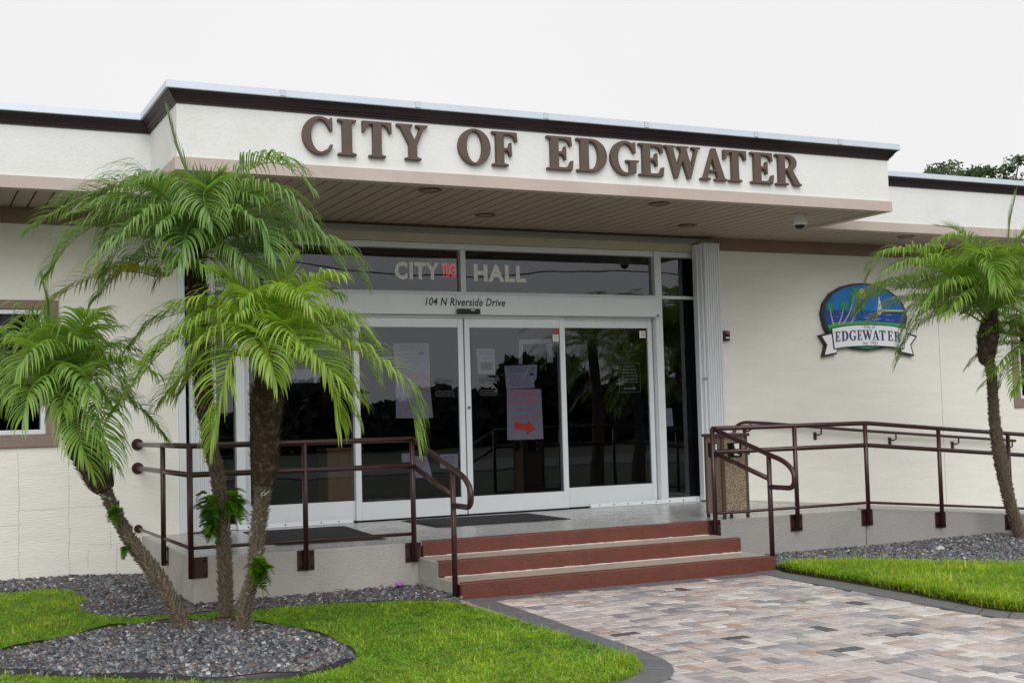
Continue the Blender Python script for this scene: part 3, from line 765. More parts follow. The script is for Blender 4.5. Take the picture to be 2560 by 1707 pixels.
build('ramp_wall', MB().add([(5.296, YF, -.1), (10.3, YF, -.1), (10.3, YF, rz(10.3) + .012), (5.296, YF, H + .012),
      (5.296, YF + .15, -.1), (10.3, YF + .15, -.1), (10.3, YF + .15, rz(10.3) + .012), (5.296, YF + .15, H + .012)],
      [(0, 1, 2, 3), (7, 6, 5, 4), (3, 2, 6, 7), (0, 4, 5, 1), (1, 5, 6, 2), (4, 0, 3, 7)]), M['rampside'], ramp, bevel=0.01)
steps = thing('entrance_steps', None, None, (1.66, -3.0, 0), kind='structure')
X0 = 0.045
def riser(y, x0, x1, z0, z1):
    mb = MB().box(x0, x1, y - 0.006, y + 0.07, z0, z1 + 0.004)
    return build('step_riser', mb, M['riser'], steps, bevel=0.012)
riser(YF, 0.09, 3.26, 2 * HS, H)
riser(T1, X0, 3.275, HS, 2 * HS)
riser(T2, X0, 3.323, -0.05, HS)
for y0, y1, z, x1, zb in ((T1, YF, 2 * HS, 3.272, -.05), (T2, T1, HS, 3.320, -.05)):
    build('step_tread', MB().box(X0 + .012, x1 - .012, y0 + 0.071, y1 - 0.008, z - .04, z), M['tread'], steps)
    cz_ = MB()
    xx_ = X0 + .05
    while xx_ < x1 - .06:
        l_ = rnd.uniform(.03, .09)
        cz_.box(xx_, min(xx_ + l_, x1 - .05), y1 - .0075 - rnd.uniform(.008, .016), y1 - .0075, z - .002, z + rnd.uniform(.004, .009))
        xx_ += l_
    o_ = build('step_caulk', cz_, M['caulk'], steps)
    o_['kind'] = 'stuff'
    build('step_side', MB().box(X0 - .004, X0 + .11, y0 + 0.010, y1 - .001 - (0.0), zb, z - 0.002), M['deckside'], steps, bevel=0.008)
    build('step_side', MB().box(x1 - .11, x1 + .002, y0 + 0.010, y1 - .001, zb, z - 0.002), M['rampside'], steps, bevel=0.008)

# ground sheets: lawns, gravel, paving bed
L_TOP = [(-6.5, -0.62), (-3.385, -0.632), (-3.002, -0.624), (-2.80, -0.85), (-2.773, -1.163), (-2.755, -1.623), (-2.86, -2.0), (-2.877, -2.166), (-2.86, -2.45), (-2.75, -2.75), (-2.576, -2.953), (-2.323, -3.053), (-1.988, -3.1), (-1.446, -3.208), (-0.873, -3.269), (-0.544, -3.419), (-0.244, -3.60), (-0.14, -3.80)]
P_LOUT = [(0.03, -3.53), (0.013, -3.7), (-0.014, -4.1), (-0.03, -4.631), (-0.066, -5.228), (-0.103, -5.761), (-0.113, -6.034), (-0.138, -6.45), (-0.16, -6.643), (-0.213, -6.801), (-0.293, -6.94), (-0.385, -7.03), (-0.52, -7.11), (-0.8, -7.17), (-1.4, -7.2), (-3.0, -7.2), (-6.5, -7.2)]
P_LIN = [(0.245, -3.53), (0.235, -3.834), (0.195, -4.532), (0.155, -5.104), (0.108, -5.81), (0.075, -6.41), (0.03, -6.70), (-0.03, -6.90), (-0.13, -7.07), (-0.27, -7.21), (-0.45, -7.30), (-0.7, -7.37), (-1.1, -7.41), (-1.6, -7.42), (-3.0, -7.42), (-6.5, -7.42)]
P_ROUT = [(3.33, -3.515), (3.255, -3.716), (3.225, -4.278), (3.21, -4.77), (3.171, -5.366), (3.10, -5.908), (3.06, -6.359), (3.09, -6.604), (3.25, -6.78), (3.6, -6.9), (4.5, -6.95), (8.0, -6.95)]
P_RIN = [(3.06, -3.515), (3.03, -3.80), (2.99, -4.278), (2.965, -4.77), (2.93, -5.366), (2.885, -5.908), (2.85, -6.40), (2.86, -6.66), (2.97, -6.86), (3.2, -7.02), (3.6, -7.12), (4.5, -7.17), (8.0, -7.17)]
R_TOP = [(3.40, -3.46), (3.60, -3.50), (3.782, -3.60), (4.10, -3.78), (4.35, -4.05), (4.60, -4.40), (4.965, -4.72), (5.6, -5.05), (6.6, -5.6), (8.0, -6.2)]
ISLAND = [(-3.624, -4.154), (-3.264, -3.9), (-2.856, -3.56), (-2.564, -3.50), (-2.294, -3.54), (-2.05, -3.66), (-1.90, -3.86), (-1.827, -4.05), (-1.67, -4.40), (-1.575, -4.967), (-1.585, -5.445), (-1.65, -5.72), (-1.82, -5.94), (-2.09, -6.05), (-2.438, -5.98), (-2.8, -5.74), (-3.189, -5.36), (-3.7, -4.96), (-4.2, -4.8), (-4.5, -4.6), (-4.3, -4.35)]

LAWN_L = L_TOP + [(-0.115, -4.1), (-0.11, -4.63), (-0.10, -5.2), (-0.12, -5.6)] + P_LOUT[6:14] + [(-3.0, -7.19), (-6.5, -7.19)]
LAWN_R = [(x - 0.0, y) for x, y in R_TOP] + [(8.0, -6.94), (4.5, -6.92), (3.66, -6.86), (3.32, -6.73), (3.17, -6.55), (3.13, -6.36), (3.18, -5.92), (3.24, -5.37), (3.28, -4.78), (3.29, -4.28), (3.32, -3.72)]
lawn_l = thing('lawn', None, None, (-2.5, -5, 0), kind='structure')
build('lawn_soil', MB().prism_xy(LAWN_L, -0.05, 0.018), M['turf'], lawn_l)
lawn_r = thing('lawn', None, None, (5, -5, 0), kind='structure')
build('lawn_soil', MB().prism_xy(LAWN_R, -0.05, 0.04), M['soil'], lawn_r)
build('lawn_edge_soil', MB().prism_xy([(3.33, -3.62)] + [(x + .004, y) for x, y in P_ROUT[2:]] + [(8, -6.90), (4.5, -6.87), (3.75, -6.80), (3.40, -6.66), (3.24, -6.5), (3.2, -6.36), (3.25, -5.92), (3.31, -5.37), (3.35, -4.78), (3.36, -4.28)], -0.05, 0.006), M['soil'], lawn_r)
GR_L = [(-6.5, 0.01), (-1.992, 0.01), (-1.992, YF - .002), (0.05, YF - .002), (0.05, -3.50), (-0.10, -3.80)] + L_TOP[::-1]
GR_R = [(3.325, YF - .002), (10.3, YF - .002), (10.3, -6.2)] + R_TOP[::-1]
gb = thing('gravel_bed', None, None, (-2, -1.5, 0), kind='structure')
build('gravel_base', MB().prism_xy(GR_L, -0.05, 0.012), M['gravelbed'], gb)
gb2 = thing('gravel_bed', None, None, (6, -4, 0), kind='structure')
build('gravel_base', MB().prism_xy(GR_R, -0.05, 0.012), M['gravelbed'], gb2)
gb3 = thing('gravel_bed', None, None, (-2.8, -4.8, 0), kind='structure')
build('gravel_base', MB().prism_xy(ISLAND, -0.05, 0.03), M['gravelbed'], gb3)

# ---------------- paver path
path = thing('paver_path', None, None, (1.6, -6, 0), kind='structure')
build('joint_sand', MB().prism_xy([(0.04, -3.512), (3.3, -3.512), (3.2, -4.5), (3.1, -6.3), (3.3, -6.85), (8, -6.96), (8, -11), (-6.5, -11), (-6.5, -7.21), (-0.8, -7.2), (-0.3, -6.98), (-0.1, -6.5), (0.0, -5)], -0.055, -0.012), M['sand'], path)
REG = [(x - .05, y) for x, y in P_LIN[:9]] + [(x - .0, y + .05) for x, y in P_LIN[9:]] + [(-6.5, -11), (8, -11)] + [(x, y + .05) for x, y in P_RIN[:7:-1]] + [(x + .05, y) for x, y in P_RIN[7::-1]]
REG[0] = (REG[0][0], -3.70)
REG[-1] = (REG[-1][0], -3.70)
def chamfer_brick(w, l, h, c=0.004):
    a, b = w / 2, l / 2
    vs = [(-a, -b, -h), (a, -b, -h), (a, b, -h), (-a, b, -h), (-a, -b, -c), (a, -b, -c), (a, b, -c), (-a, b, -c),
          (-a + c, -b + c, 0), (a - c, -b + c, 0), (a - c, b - c, 0), (-a + c, b - c, 0)]
    fs = [(0, 1, 5, 4), (1, 2, 6, 5), (2, 3, 7, 6), (3, 0, 4, 7), (4, 5, 9, 8), (5, 6, 10, 9), (6, 7, 11, 10), (7, 4, 8, 11), (8, 9, 10, 11)]
    return vs, fs
U = 0.1085
bricks = []
for i in range(-70, 90):
    for j in range(-80, 40):
        k = (i + j) % 4
        bx, by = i * U, -6.0 + j * U
        # herringbone at right angles: a lying brick every four cells, a standing one beside it
        if k == 0:
            bricks.append((bx + U, by + U / 2, 0))
        elif k == 2:
            bricks.append((bx + U / 2, by + U, 1))
ctr = np.array([(b[0], b[1]) for b in bricks])
keep = in_poly(ctr, REG)
bricks = [b for b, q in zip(bricks, keep) if q]
camv = Vector(CAMLOC)
def inview(x, y, z=0):
    d = Vector((x, y, z)) - camv
    dz = d.dot(_f)
    if dz < 0.5: return False, 1e9
    return abs(d.dot(_r) / dz) < 0.41 and abs(d.dot(_u) / dz) < 0.275, dz
bricks.sort(key=lambda b: (0 if inview(b[0], b[1])[0] else 1, inview(b[0], b[1])[1]))
wts = [5, 4, 5, 3, 2.2, 2.4, 0.55, 5]
bm_mesh = []
bv, bf = chamfer_brick(U - .010, 2 * U - .010, 0.05)
for m in PAV:
    me = bpy.data.meshes.new('paver')
    me.from_pydata(bv, [], bf)
    me.materials.append(m)
    bm_mesh.append(me)
rest = [MB() for _ in PAV]
for n, (x, y, o) in enumerate(bricks):
    c = rnd.choices(range(8), wts)[0]
    z = rnd.uniform(-0.004, 0.003)
    rot = (R(90) if o == 0 else 0) + rnd.uniform(-.008, .008)
    if n < 290:
        ob = bpy.data.objects.new('paver', bm_mesh[c])
        COL.objects.link(ob)
        ob.parent = path
        ob.location = (x - 1.6, y + 6, z)
        ob.rotation_euler = (rnd.uniform(-.014, .014), rnd.uniform(-.014, .014), rot)
    else:
        if not (-3.5 < x < 6 and y > -10): continue
        ca, sa = math.cos(rot), math.sin(rot)
        rest[c].add([(x + p[0] * ca - p[1] * sa, y + p[0] * sa + p[1] * ca, z + p[2]) for p in bv], bf)
far = MB()
fm = []
for c, mb in enumerate(rest):
    far.add(mb.v, mb.f)
    fm += [c] * len(mb.f)
fo = build('far_pavers', far, PAV[0], path)
for m in PAV[1:]: fo.data.materials.append(m)
fo.data.polygons.foreach_set('material_index', fm)
fo['kind'] = 'stuff'
# grey soldier course against the bottom step
x = 0.26
while x < 3.03:
    wdt = 0.108
    a = 0.012 + rnd.uniform(-.002, .002)
    build('border_paver', MB().box(x, x + wdt - .007, -3.735 + rnd.uniform(-.003, .003), -3.518, -0.05, a - 0.012), M['border'], path, bevel=0.003)
    x += wdt
# curved grey borders
def border(po, pi, n0, n1, lengths, zt):
    def resample(p, m):
        p = np.array(p)
        d = np.concatenate([[0], np.cumsum(np.linalg.norm(np.diff(p, axis=0), axis=1))])
        s = np.linspace(0, d[-1], m)
        return np.stack([np.interp(s, d, p[:, 0]), np.interp(s, d, p[:, 1])], 1)
    m = lengths
    sub = 3
    A, B = resample(po, m * sub + 1), resample(pi, m * sub + 1)
    for i in range(m):
        gp = 0.06
        pa = [A[i * sub] * (1 - gp) + A[i * sub + 1] * gp] + [A[i * sub + q] for q in range(1, sub)] + [A[(i + 1) * sub] * (1 - gp) + A[(i + 1) * sub - 1] * gp]
        pb = [B[i * sub] * (1 - gp) + B[i * sub + 1] * gp] + [B[i * sub + q] for q in range(1, sub)] + [B[(i + 1) * sub] * (1 - gp) + B[(i + 1) * sub - 1] * gp]
        poly = [tuple(q) for q in pa] + [tuple(q) for q in pb[::-1]]
        build('border_paver', MB().prism_xy(poly, -0.05, zt + rnd.uniform(-.0015, .0015)), M['border'], path, bevel=0.003)
border(P_LOUT, P_LIN, 0, 0, 32, 0.009)
border(P_ROUT, P_RIN, 0, 0, 34, 0.009)
ec = [(0.00, -3.56), (-0.005, -3.7), (-0.035, -4.1), (-0.05, -4.63), (-0.08, -5.2), (-0.115, -5.7), (-0.125, -5.7), (-0.13, -5.2), (-0.13, -4.63), (-0.13, -4.1), (-0.125, -3.75), (-0.07, -3.56)]
build('concrete_edge', MB().prism_xy(ec, -0.05, 0.022), M['edge_conc'], path, bevel=0.008)
# ================================================================ BUILDING
bld = thing('city_hall_building', 'low cream stucco city hall with dark brown cornice and glass entrance under a deep canopy', 'building', (1.7, 0, 0))
# walls (butted pieces)
build('wall', MB().box(-7.8, -4.6, 0, .24, -.1, 3.589).box(-4.6, -2.915, 0, .24, -.1, 1.487).box(-4.6, -2.915, 0, .24, 2.728, 3.589).box(-2.915, -1.605, 0, .24, -.1, 3.589), M['brushed'], bld)
build('wall', MB().box(5.15, 10.43, 0, .24, -.1, 3.589).box(10.43, 12.2, 0, .24, -.1, 1.6).box(10.43, 12.2, 0, .24, 2.72, 3.589).box(12.2, 13.8, 0, .24, -.1, 3.589), M['brushed'], bld)
build('frieze', MB().box(-7.8, -1.605, -.022, .24, 3.591, 3.752), M['frieze'], bld, bevel=.003)
build('frieze', MB().box(5.15, 13.8, -.022, .24, 3.591, 3.752), M['frieze'], bld, bevel=.003)
build('frieze', MB().box(-1.6, 5.146, -.01, .24, 3.722, 3.752), M['frieze'], bld)
build('shutter_track', MB().box(-1.6, 5.146, -.07, .02, 3.668, 3.72).box(-1.6, 5.146, -.085, -.07, 3.66, 3.68), M['alu_dark'], bld, bevel=.003)
build('door_header', MB().box(-1.6, 5.146, .012, .24, 3.562, 3.666), M['beige'], bld)
build('side_and_back_wall', MB().box(-7.8, -7.56, .24, 7, -.1, 4.2).box(13.56, 13.8, .24, 7, -.1, 4.2).box(-7.56, 13.56, 6.76, 7, -.1, 4.2), M['stucco'], bld)
build('interior_partition', MB().box(-7.5, 13.5, 5.0, 5.1, H, 3.7).box(-1.75, -1.65, .245, 5, H, 3.7).box(5.2, 5.3, .245, 5, H, 3.7), M['dark'], bld)
build('interior_ceiling', MB().box(-7.5, 13.5, .245, 6.7, 3.70, 3.74), M['dark'], bld)
# soffit: individual slats
FP = [(-7.8, -1.152), (-2.071, -1.152), (-2.071, -2.44), (5.906, -2.44), (5.906, -1.152), (13.8, -1.152)]
slat_mesh = {}
def slat(x, y0):
    key = round(y0, 3)
    if key not in slat_mesh:
        me = bpy.data.meshes.new('soffit_slat')
        mb = MB().box(-.0715, .0715, y0, -0.024, 3.752, 3.766)
        me.from_pydata(mb.v, [], mb.f)
        me.materials.append(M['soffit'])
        slat_mesh[key] = me
    o = bpy.data.objects.new('soffit_slat', slat_mesh[key])
    COL.objects.link(o)
    o.parent = bld
    o.location = (x - 1.7, 0, 0)
xs = -5.4
while xs < 11.2:
    if -2.0 < xs < 5.83: slat(xs, -2.33)
    elif -2.25 < xs < -1.9: pass
    elif xs < -2.0 or xs > 5.95: slat(xs, -1.05)
    else: slat(xs, -1.05)
    xs += 0.16
build('soffit_backing', MB().box(-7.7, -2.0, -1.05, 0.2, 3.776, 3.79).box(-1.99, 5.82, -2.33, 0.2, 3.776, 3.79).box(5.83, 13.7, -1.05, 0.2, 3.776, 3.79), M['soffit_gap'], bld)
# fascia, tan band, crown, flashing swept round the canopy
build('fascia', sweep(FP, [(0, 3.858), (0, 4.328), (-.12, 4.328), (-.12, 3.858)]), M['stucco'], bld)
build('tan_band', sweep(FP, [(.022, 3.738), (.022, 3.856), (-.10, 3.856), (-.10, 3.738)]), M['tan'], bld, bevel=.004)
build('crown_moulding', sweep(FP, [(-.1, 4.326), (.012, 4.326), (.014, 4.343), (.026, 4.348), (.03, 4.36), (.044, 4.372), (.06, 4.40), (.078, 4.418), (.086, 4.422), (.088, 4.436), (-.1, 4.436)]), M['crown'], bld)
build('roof_flashing', sweep(FP, [(-.1, 4.437), (.105, 4.431), (.108, 4.437), (.100, 4.500), (-.16, 4.512)]), M['flash'], bld)
build('flat_roof', MB().box(-7.8, 13.8, -.99, 7, 4.30, 4.40).box(-1.93, 5.76, -2.28, -.995, 4.30, 4.40), M['alu_dark'], bld)
for q in range(6):
    xq = -1.0 + q * 1.25 + rnd.uniform(-.2, .2)
    build('flashing_clip', MB().box(xq, xq + .05, -2.556, -2.5485, 4.44, 4.4975), M['flash'], bld)

# window left
def window(x0, x1, z0, z1, s):
    wn = build('window', MB().box(x0, x1, .10, .112, z0, z1), M['glass2'], bld)
    b, t = .125, .095
    build('window_surround', MB().box(x0 - s, x1 + s, -.03, .0, z0 - b, z0 - .004).box(x0 - s, x1 + s, -.03, .0, z1 + .004, z1 + t).box(x0 - s, x0 - .004, -.029, .0, z0 - .004, z1 + .004).box(x1 + .004, x1 + s, -.029, .0, z0 - .004, z1 + .004), M['surround'], wn, bevel=.004)
    fw = .045
    build('window_frame', MB().box(x0, x1, -.012, .09, z0, z0 + fw).box(x0, x1, -.012, .09, z1 - fw, z1).box(x0, x0 + fw, -.011, .09, z0 + fw, z1 - fw).box(x1 - fw, x1, -.011, .09, z0 + fw, z1 - fw), M['alu'], wn, bevel=.003)
window(-4.6, -2.915, 1.487, 2.728, .125)
window(10.43, 12.2, 1.6, 2.72, .125)
build('window_backing', MB().box(-4.6, -2.915, .235, .24, 1.49, 2.72), M['dark'], bld)  # plain dark sheet filling the window opening behind the glass
build('window_backing', MB().box(10.43, 12.2, .235, .24, 1.6, 2.72), M['dark'], bld)

# storefront frame
Y0 = .068
build('door_mullion', MB().box(-.99, -.895, Y0 - .03, Y0 + .10, H, 3.560), M['alu'], bld, bevel=.003)
build('door_mullion', MB().box(4.305, 4.403, Y0 - .03, Y0 + .10, H, 3.560), M['alu'], bld, bevel=.003)
build('transom_frame', MB().box(-.892, 4.302, Y0 - .02, Y0 + .10, 3.492, 3.558).box(-.892, 4.302, Y0 - .035, Y0 + .1, 2.962, 3.0), M['alu'], bld, bevel=.003)
build('transom_mullion', MB().box(1.663, 1.728, Y0 - .018, Y0 + .1, 3.002, 3.490), M['alu'], bld, bevel=.003)
tw = build('transom_window', MB().box(-.892, 1.661, Y0 + .04, Y0 + .05, 3.002, 3.490), M['glass'], bld)
tw = build('transom_window', MB().box(1.73, 4.302, Y0 + .04, Y0 + .05, 3.002, 3.490), M['glass'], bld)
build('door_operator_header', MB().box(-.90, 4.318, -.04, Y0 + .1, 2.727, 2.958), M['alu'], bld, bevel=.004)
for xq in (1.55, 1.86): build('header_cover_joint', MB().box(xq, xq + .004, -.0425, -.0402, 2.727, 2.958), M['alu_dark'], bld)
build('header_screw', MB().cyl((4.285, -.045, 2.742), (4.285, -.03, 2.742), .014, 10), M['rubber'], bld)
def sidelight(x0, x1):
    sw = build('sidelight_window', MB().box(x0, x1, Y0 + .04, Y0 + .05, H + .06, 3.49), M['glass'], bld)
    build('sidelight_frame', MB().box(x0, x1, Y0 - .015, Y0 + .1, 3.492, 3.558).box(x0, x1, Y0 - .015, Y0 + .1, 2.962, 3.0).box(x0, x1, Y0 - .015, Y0 + .1, H, H + .058), M['alu'], sw, bevel=.003)
sidelight(-1.55, -.993)
sidelight(4.406, 4.99)
build('jamb', MB().box(-1.603, -1.53, -.015, .2, H, 3.66), M['alu'], bld, bevel=.004)
build('jamb', MB().box(4.992, 5.146, -.005, .2, H, 3.66), M['alu'], bld, bevel=.004)
# four door leaves
def leaf(x0, x1, y, zb, st, rb, rt, ztop):
    d = build('sliding_door', MB().box(x0 + st + .002, x1 - st - .002, y + .018, y + .026, zb + rb + .002, ztop - rt - .002), M['glass'], bld)
    build('door_stile', MB().box(x0, x0 + st, y, y + .045, zb, ztop), M['alu'], d, bevel=.003)
    build('door_stile', MB().box(x1 - st, x1, y, y + .045, zb, ztop), M['alu'], d, bevel=.003)
    build('door_rail', MB().box(x0 + st + .001, x1 - st - .001, y + .002, y + .043, zb, zb + rb), M['alu'], d, bevel=.003)
    build('door_rail', MB().box(x0 + st + .001, x1 - st - .001, y + .002, y + .043, ztop - rt, ztop), M['alu'], d, bevel=.003)
    build('door_gasket', MB().box(x0 + st - .001, x1 - st + .001, y + .012, y + .016, zb + rb, zb + rb + .012).box(x0 + st, x0 + st + .010, y + .011, y + .0155, zb + rb, ztop - rt), M['rubber'], d)
    return d
leaf(-.885, .41, Y0 + .055, H + .012, .062, .222, .13, 2.725)
leaf(.345, 1.683, Y0 - .0, H + .014, .066, .20, .105, 2.69)
mr = leaf(1.70, 3.022, Y0 - .0, H + .014, .066, .20, .105, 2.69)
leaf(2.96, 4.29, Y0 + .055, H + .012, .062, .235, .13, 2.725)
build('door_lock', MB().cyl((1.733, Y0 - .012, 1.655), (1.733, Y0 + .01, 1.655), .020, 16), M['alu_dark'], mr)
build('door_lock_core', MB().cyl((1.733, Y0 - .016, 1.655), (1.733, Y0 - .01, 1.655), .010, 12), M['rubber'], mr)
build('door_top_track', MB().box(.345, 3.022, Y0 - .004, Y0 + .05, 2.693, 2.724), M['alu'], bld)
# threshold guards with screws
for x0, x1, yy in ((-1.0, .285, .035), (3.285, 4.99, .035)):
    tg = build('threshold_guard', MB().add([(x0, yy - .03, H + .002), (x1, yy - .03, H + .002), (x1, yy, H + .045), (x0, yy, H + .045), (x0, yy + .025, H + .045), (x1, yy + .025, H + .045), (x1, yy + .025, H + .002), (x0, yy + .025, H + .002)],
          [(0, 1, 2, 3), (3, 2, 5, 4), (4, 5, 6, 7), (0, 3, 4, 7), (1, 6, 5, 2)]), M['alu'], bld)
    n = int((x1 - x0) / .2)
    for i in range(n):
        build('guard_screw', MB().sphere((x0 + .12 + i * .2, yy - .016, H + .024), .009, 8, 4), M['bolt'], tg)
# hairline cracks in the left stucco wall
MCRACK = mat('hairline_crack', (0.40, 0.39, 0.36), 0.9)
def crack(pts, wd, vert):
    cr = MB()
    for a, b in zip(pts[:-1], pts[1:]):
        w0, w1 = wd * rnd.uniform(.5, 1.2), wd * rnd.uniform(.5, 1.2)
        if vert:
            cr.add([(a[0] - w0, -.0025, a[1]), (a[0] + w0, -.0025, a[1]), (b[0] + w1, -.0025, b[1]), (b[0] - w1, -.0025, b[1])], [(0, 1, 2, 3)])
        else:
            cr.add([(a[0], -.0025, a[1] - w0), (b[0], -.0025, b[1] - w1), (b[0], -.0025, b[1] + w1), (a[0], -.0025, a[1] + w0)], [(0, 1, 2, 3)])
    build('wall_crack', cr, MCRACK, bld)
for (x, z0, z1) in ((-3.17, .06, 1.3), (-2.70, .06, 1.25), (-2.30, .30, .78), (-2.24, .06, .35), (-2.52, .15, .32)):
    crack([(x + rnd.uniform(-.008, .008), z0 + (z1 - z0) * i / 20) for i in range(21)], .0017, True)
for (z, x0, x1) in ((.74, -3.2, -2.75), (.745, -2.68, -2.3), (.60, -3.35, -3.15), (.36, -2.5, -2.2)):
    crack([(x0 + (x1 - x0) * i / 14, z + rnd.uniform(-.006, .006)) for i in range(15)], .0014, False)
build('wall_joint', MB().box(8.93, 8.936, -.002, 0, .1, 3.58), mat('sealant_joint', (0.42, 0.41, 0.39), 0.8), bld)

# ---------------- accordion shutter stacks
def shutter(x0, x1, y0, y1, label, n):
    s = thing('accordion_shutter', label, 'shutter', ((x0 + x1) / 2, y0, H), 'folded storm shutters beside the entrance')
    for i in range(n):
        a = x0 + (x1 - x0) * i / n
        b = x0 + (x1 - x0) * (i + 1) / n
        g_ = (b - a) * .07
        off = .007 * (i % 2)
        build('shutter_slat', MB().box(a + g_, b - g_, y0 + off, y1, H + .02, 3.655), M['alu'], s)
    build('shutter_back', MB().box(x0 + .004, x1 - .004, y1 - .02, y1 + .004, H + .02, 3.655), M['alu_dark'], s)
    return s
sh = shutter(-1.50, -1.235, -.12, -.012, 'folded white accordion shutter left of the doors, behind the tall palm', 12)
sh = shutter(4.905, 5.145, -.19, -.012, 'folded white accordion shutter right of the doors, beside the trash bin', 14)
build('shutter_slat', MB().box(4.872, 4.902, -.15, -.012, H + .02, 3.648), M['alu'], sh)
build('shutter_slat', MB().box(4.84, 4.869, -.10, -.012, H + .02, 3.64), M['alu'], sh)
build('shutter_latch', MB().box(4.855, 4.885, -.165, -.15, 1.93, 1.96).cyl((4.84, -.16, 1.945), (4.90, -.16, 1.945), .008, 8), M['alu_dark'], sh)

# ---------------- facade letters
fl = thing('facade_lettering', 'large raised brown serif letters reading CITY OF EDGEWATER on the canopy front', 'sign', (1.84, -2.44, 3.95))
for ch, x0, x1 in FACADE_LETTERS:
    mb = MB()
    z0, z1 = 3.957, 4.292
    put_glyph(mb, ch, x0 + .004, x1 - .004, z0, z1, -2.4405, .05)
    build('letter', mb, M['letter'], fl)
ch_ = thing('window_lettering', 'pale CITY HALL lettering stuck on the transom glass above the doors', 'sign', (1.7, .1, 3.13))
for word, x0, x1, z0, z1 in (('CITY', .866, 1.418, 3.135, 3.340), ('HALL', 1.856, 2.537, 3.133, 3.338)):
    build('letter', put_text(MB(), word, x0, x1, z0, z1, Y0 + .0385, .001, offset=.045, spacing=1.14), M['frost'], ch_)
ad = put_text(MB(), '104 N Riverside Drive', 1.176, 2.182, 2.826, 2.918, -.0405, .0015, offset=.016, spacing=1.06, shear=.2)
solo('address_lettering', ad, M['inkblack'], 'black slanted lettering reading 104 N Riverside Drive on the door header', 'sign')
# door sensor
sn = thing('door_sensor', 'small black motion sensor under the address lettering', 'sensor', (1.7, -.06, 2.74))
build('sensor_housing', MB().box(1.555, 1.835, -.105, -.042, 2.728, 2.79), M['black'], sn, bevel=.012)
build('sensor_lens', MB().box(1.60, 1.79, -.1085, -.1055, 2.735, 2.757), M['rubber'], sn)
build('sensor_mark', MB().prism_xz([(1.715, 2.766), (1.762, 2.766), (1.768, 2.783), (1.753, 2.774), (1.739, 2.783), (1.724, 2.774), (1.709, 2.783)], -.107, -.1055), M['white'], sn)
# card reader
cr_ = thing('card_reader', 'black wall box with a red strip beside the right shutter', 'card reader', (5.265, -.03, 2.42))
build('reader_housing', MB().box(5.192, 5.335, -.085, -.001, 2.425, 2.556), M['black'], cr_, bevel=.018)
build('reader_strip', MB().box(5.262, 5.325, -.0885, -.0855, 2.518, 2.54), M['ledred'], cr_)
build('reader_tag', MB().box(5.262, 5.32, -.0885, -.0855, 2.455, 2.475), M['white'], cr_)
build('reader_knob', MB().box(5.272, 5.31, -.10, -.0855, 2.485, 2.51), M['rubber'], cr_, bevel=.004)
# security camera
sc_ = thing('security_camera', 'white dome security camera hanging from the canopy soffit', 'security camera', (5.09, -1.86, 3.752))
build('camera_body', MB().tube([(5.09, -1.86, 3.753), (5.09, -1.86, 3.66), (5.09, -1.86, 3.645)], [.092, .088, .07], 20), M['white'], sc_, smooth=False)
build('camera_dome', MB().sphere((5.09, -1.86, 3.648), .06, 16, 6, half=True), M['black'], sc_, smooth=True)
build('camera_collar', MB().tube([(5.09, -1.86, 3.652), (5.09, -1.86, 3.638)], [.072, .066], 18), M['white'], sc_)
# soffit downlights
for (x, y), lb in zip([(0.413, -2.128), (1.564, -0.896), (3.043, -2.102), (4.224, -0.856), (7.662, -0.804)],
                      ['round bronze downlight in the canopy soffit below the letters CITY OF', 'round bronze downlight in the soffit above the words CITY HALL', 'round bronze downlight in the canopy soffit below the W of EDGEWATER', 'round bronze downlight in the soffit over the right sidelight', 'round bronze downlight in the wing soffit above the oval seal']):
    dl = thing('recessed_light', lb, 'downlight', (x, y, 3.75), 'recessed lights in the soffit')
    n = 24
    ring = MB()
    vs = []
    for rr, zz in ((.115, 3.7515), (.115, 3.744), (.095, 3.738), (.085, 3.7505)):
        vs += [(x + rr * math.cos(2 * math.pi * i / n), y + rr * math.sin(2 * math.pi * i / n), zz) for i in range(n)]
    fs = [(a * n + i, (a + 1) * n + i, (a + 1) * n + (i + 1) % n, a * n + (i + 1) % n) for a in range(3) for i in range(n)]
    build('light_trim', ring.add(vs, fs), M['bronze'], dl)
    build('light_lens', MB().cyl((x, y, 3.7515), (x, y, 3.7455), .086, 24), M['lens'], dl)

# ---------------- oval seal sign
ss = thing('seal_sign', 'oval city emblem sign with painted palms, bay and sailboat above an EDGEWATER ribbon', 'sign', (7.6, -.05, 2.2))
E0 = SEAL['ell_out']
ec_ = np.mean(np.array(E0), axis=0)
def scale_poly(p, s): return [tuple(ec_ + (np.array(q) - ec_) * s) for q in p]
build('sign_backing', MB().prism_xz(E0, -.055, -.002), M['s_black'], ss, bevel=.004)
EI = scale_poly(E0, .945)
zh = 2.842
def clip(poly, z, above):
    out = []
    n = len(poly)
    for i in range(n):
        a, b = poly[i], poly[(i + 1) % n]
        ia, ib = (a[1] > z) == above, (b[1] > z) == above
        if ia: out.append(a)
        if ia != ib:
            t = (z - a[1]) / (b[1] - a[1])
            out.append((a[0] + (b[0] - a[0]) * t, z))
    return out
build('sky_panel', MB().prism_xz(clip(EI, zh, True), -.058, -.0555), M['s_sky'], ss)
sea = clip(EI, zh, False)
sea_top = clip(sea, 2.655, True)
build('sea_panel', MB().prism_xz(sea_top, -.058, -.0555), M['s_sea'], ss)
build('grass_panel', MB().prism_xz(clip(sea, 2.40, False), -.058, -.0555), M['s_leaf'], ss)
land_poly = [p for p in SEAL['land']]
ltop = [(6.925, 2.635), (7.05, 2.675), (7.25, 2.69), (7.5, 2.70), (7.8, 2.69), (8.1, 2.675), (8.27, 2.66), (8.2, 2.55), (6.97, 2.55)]
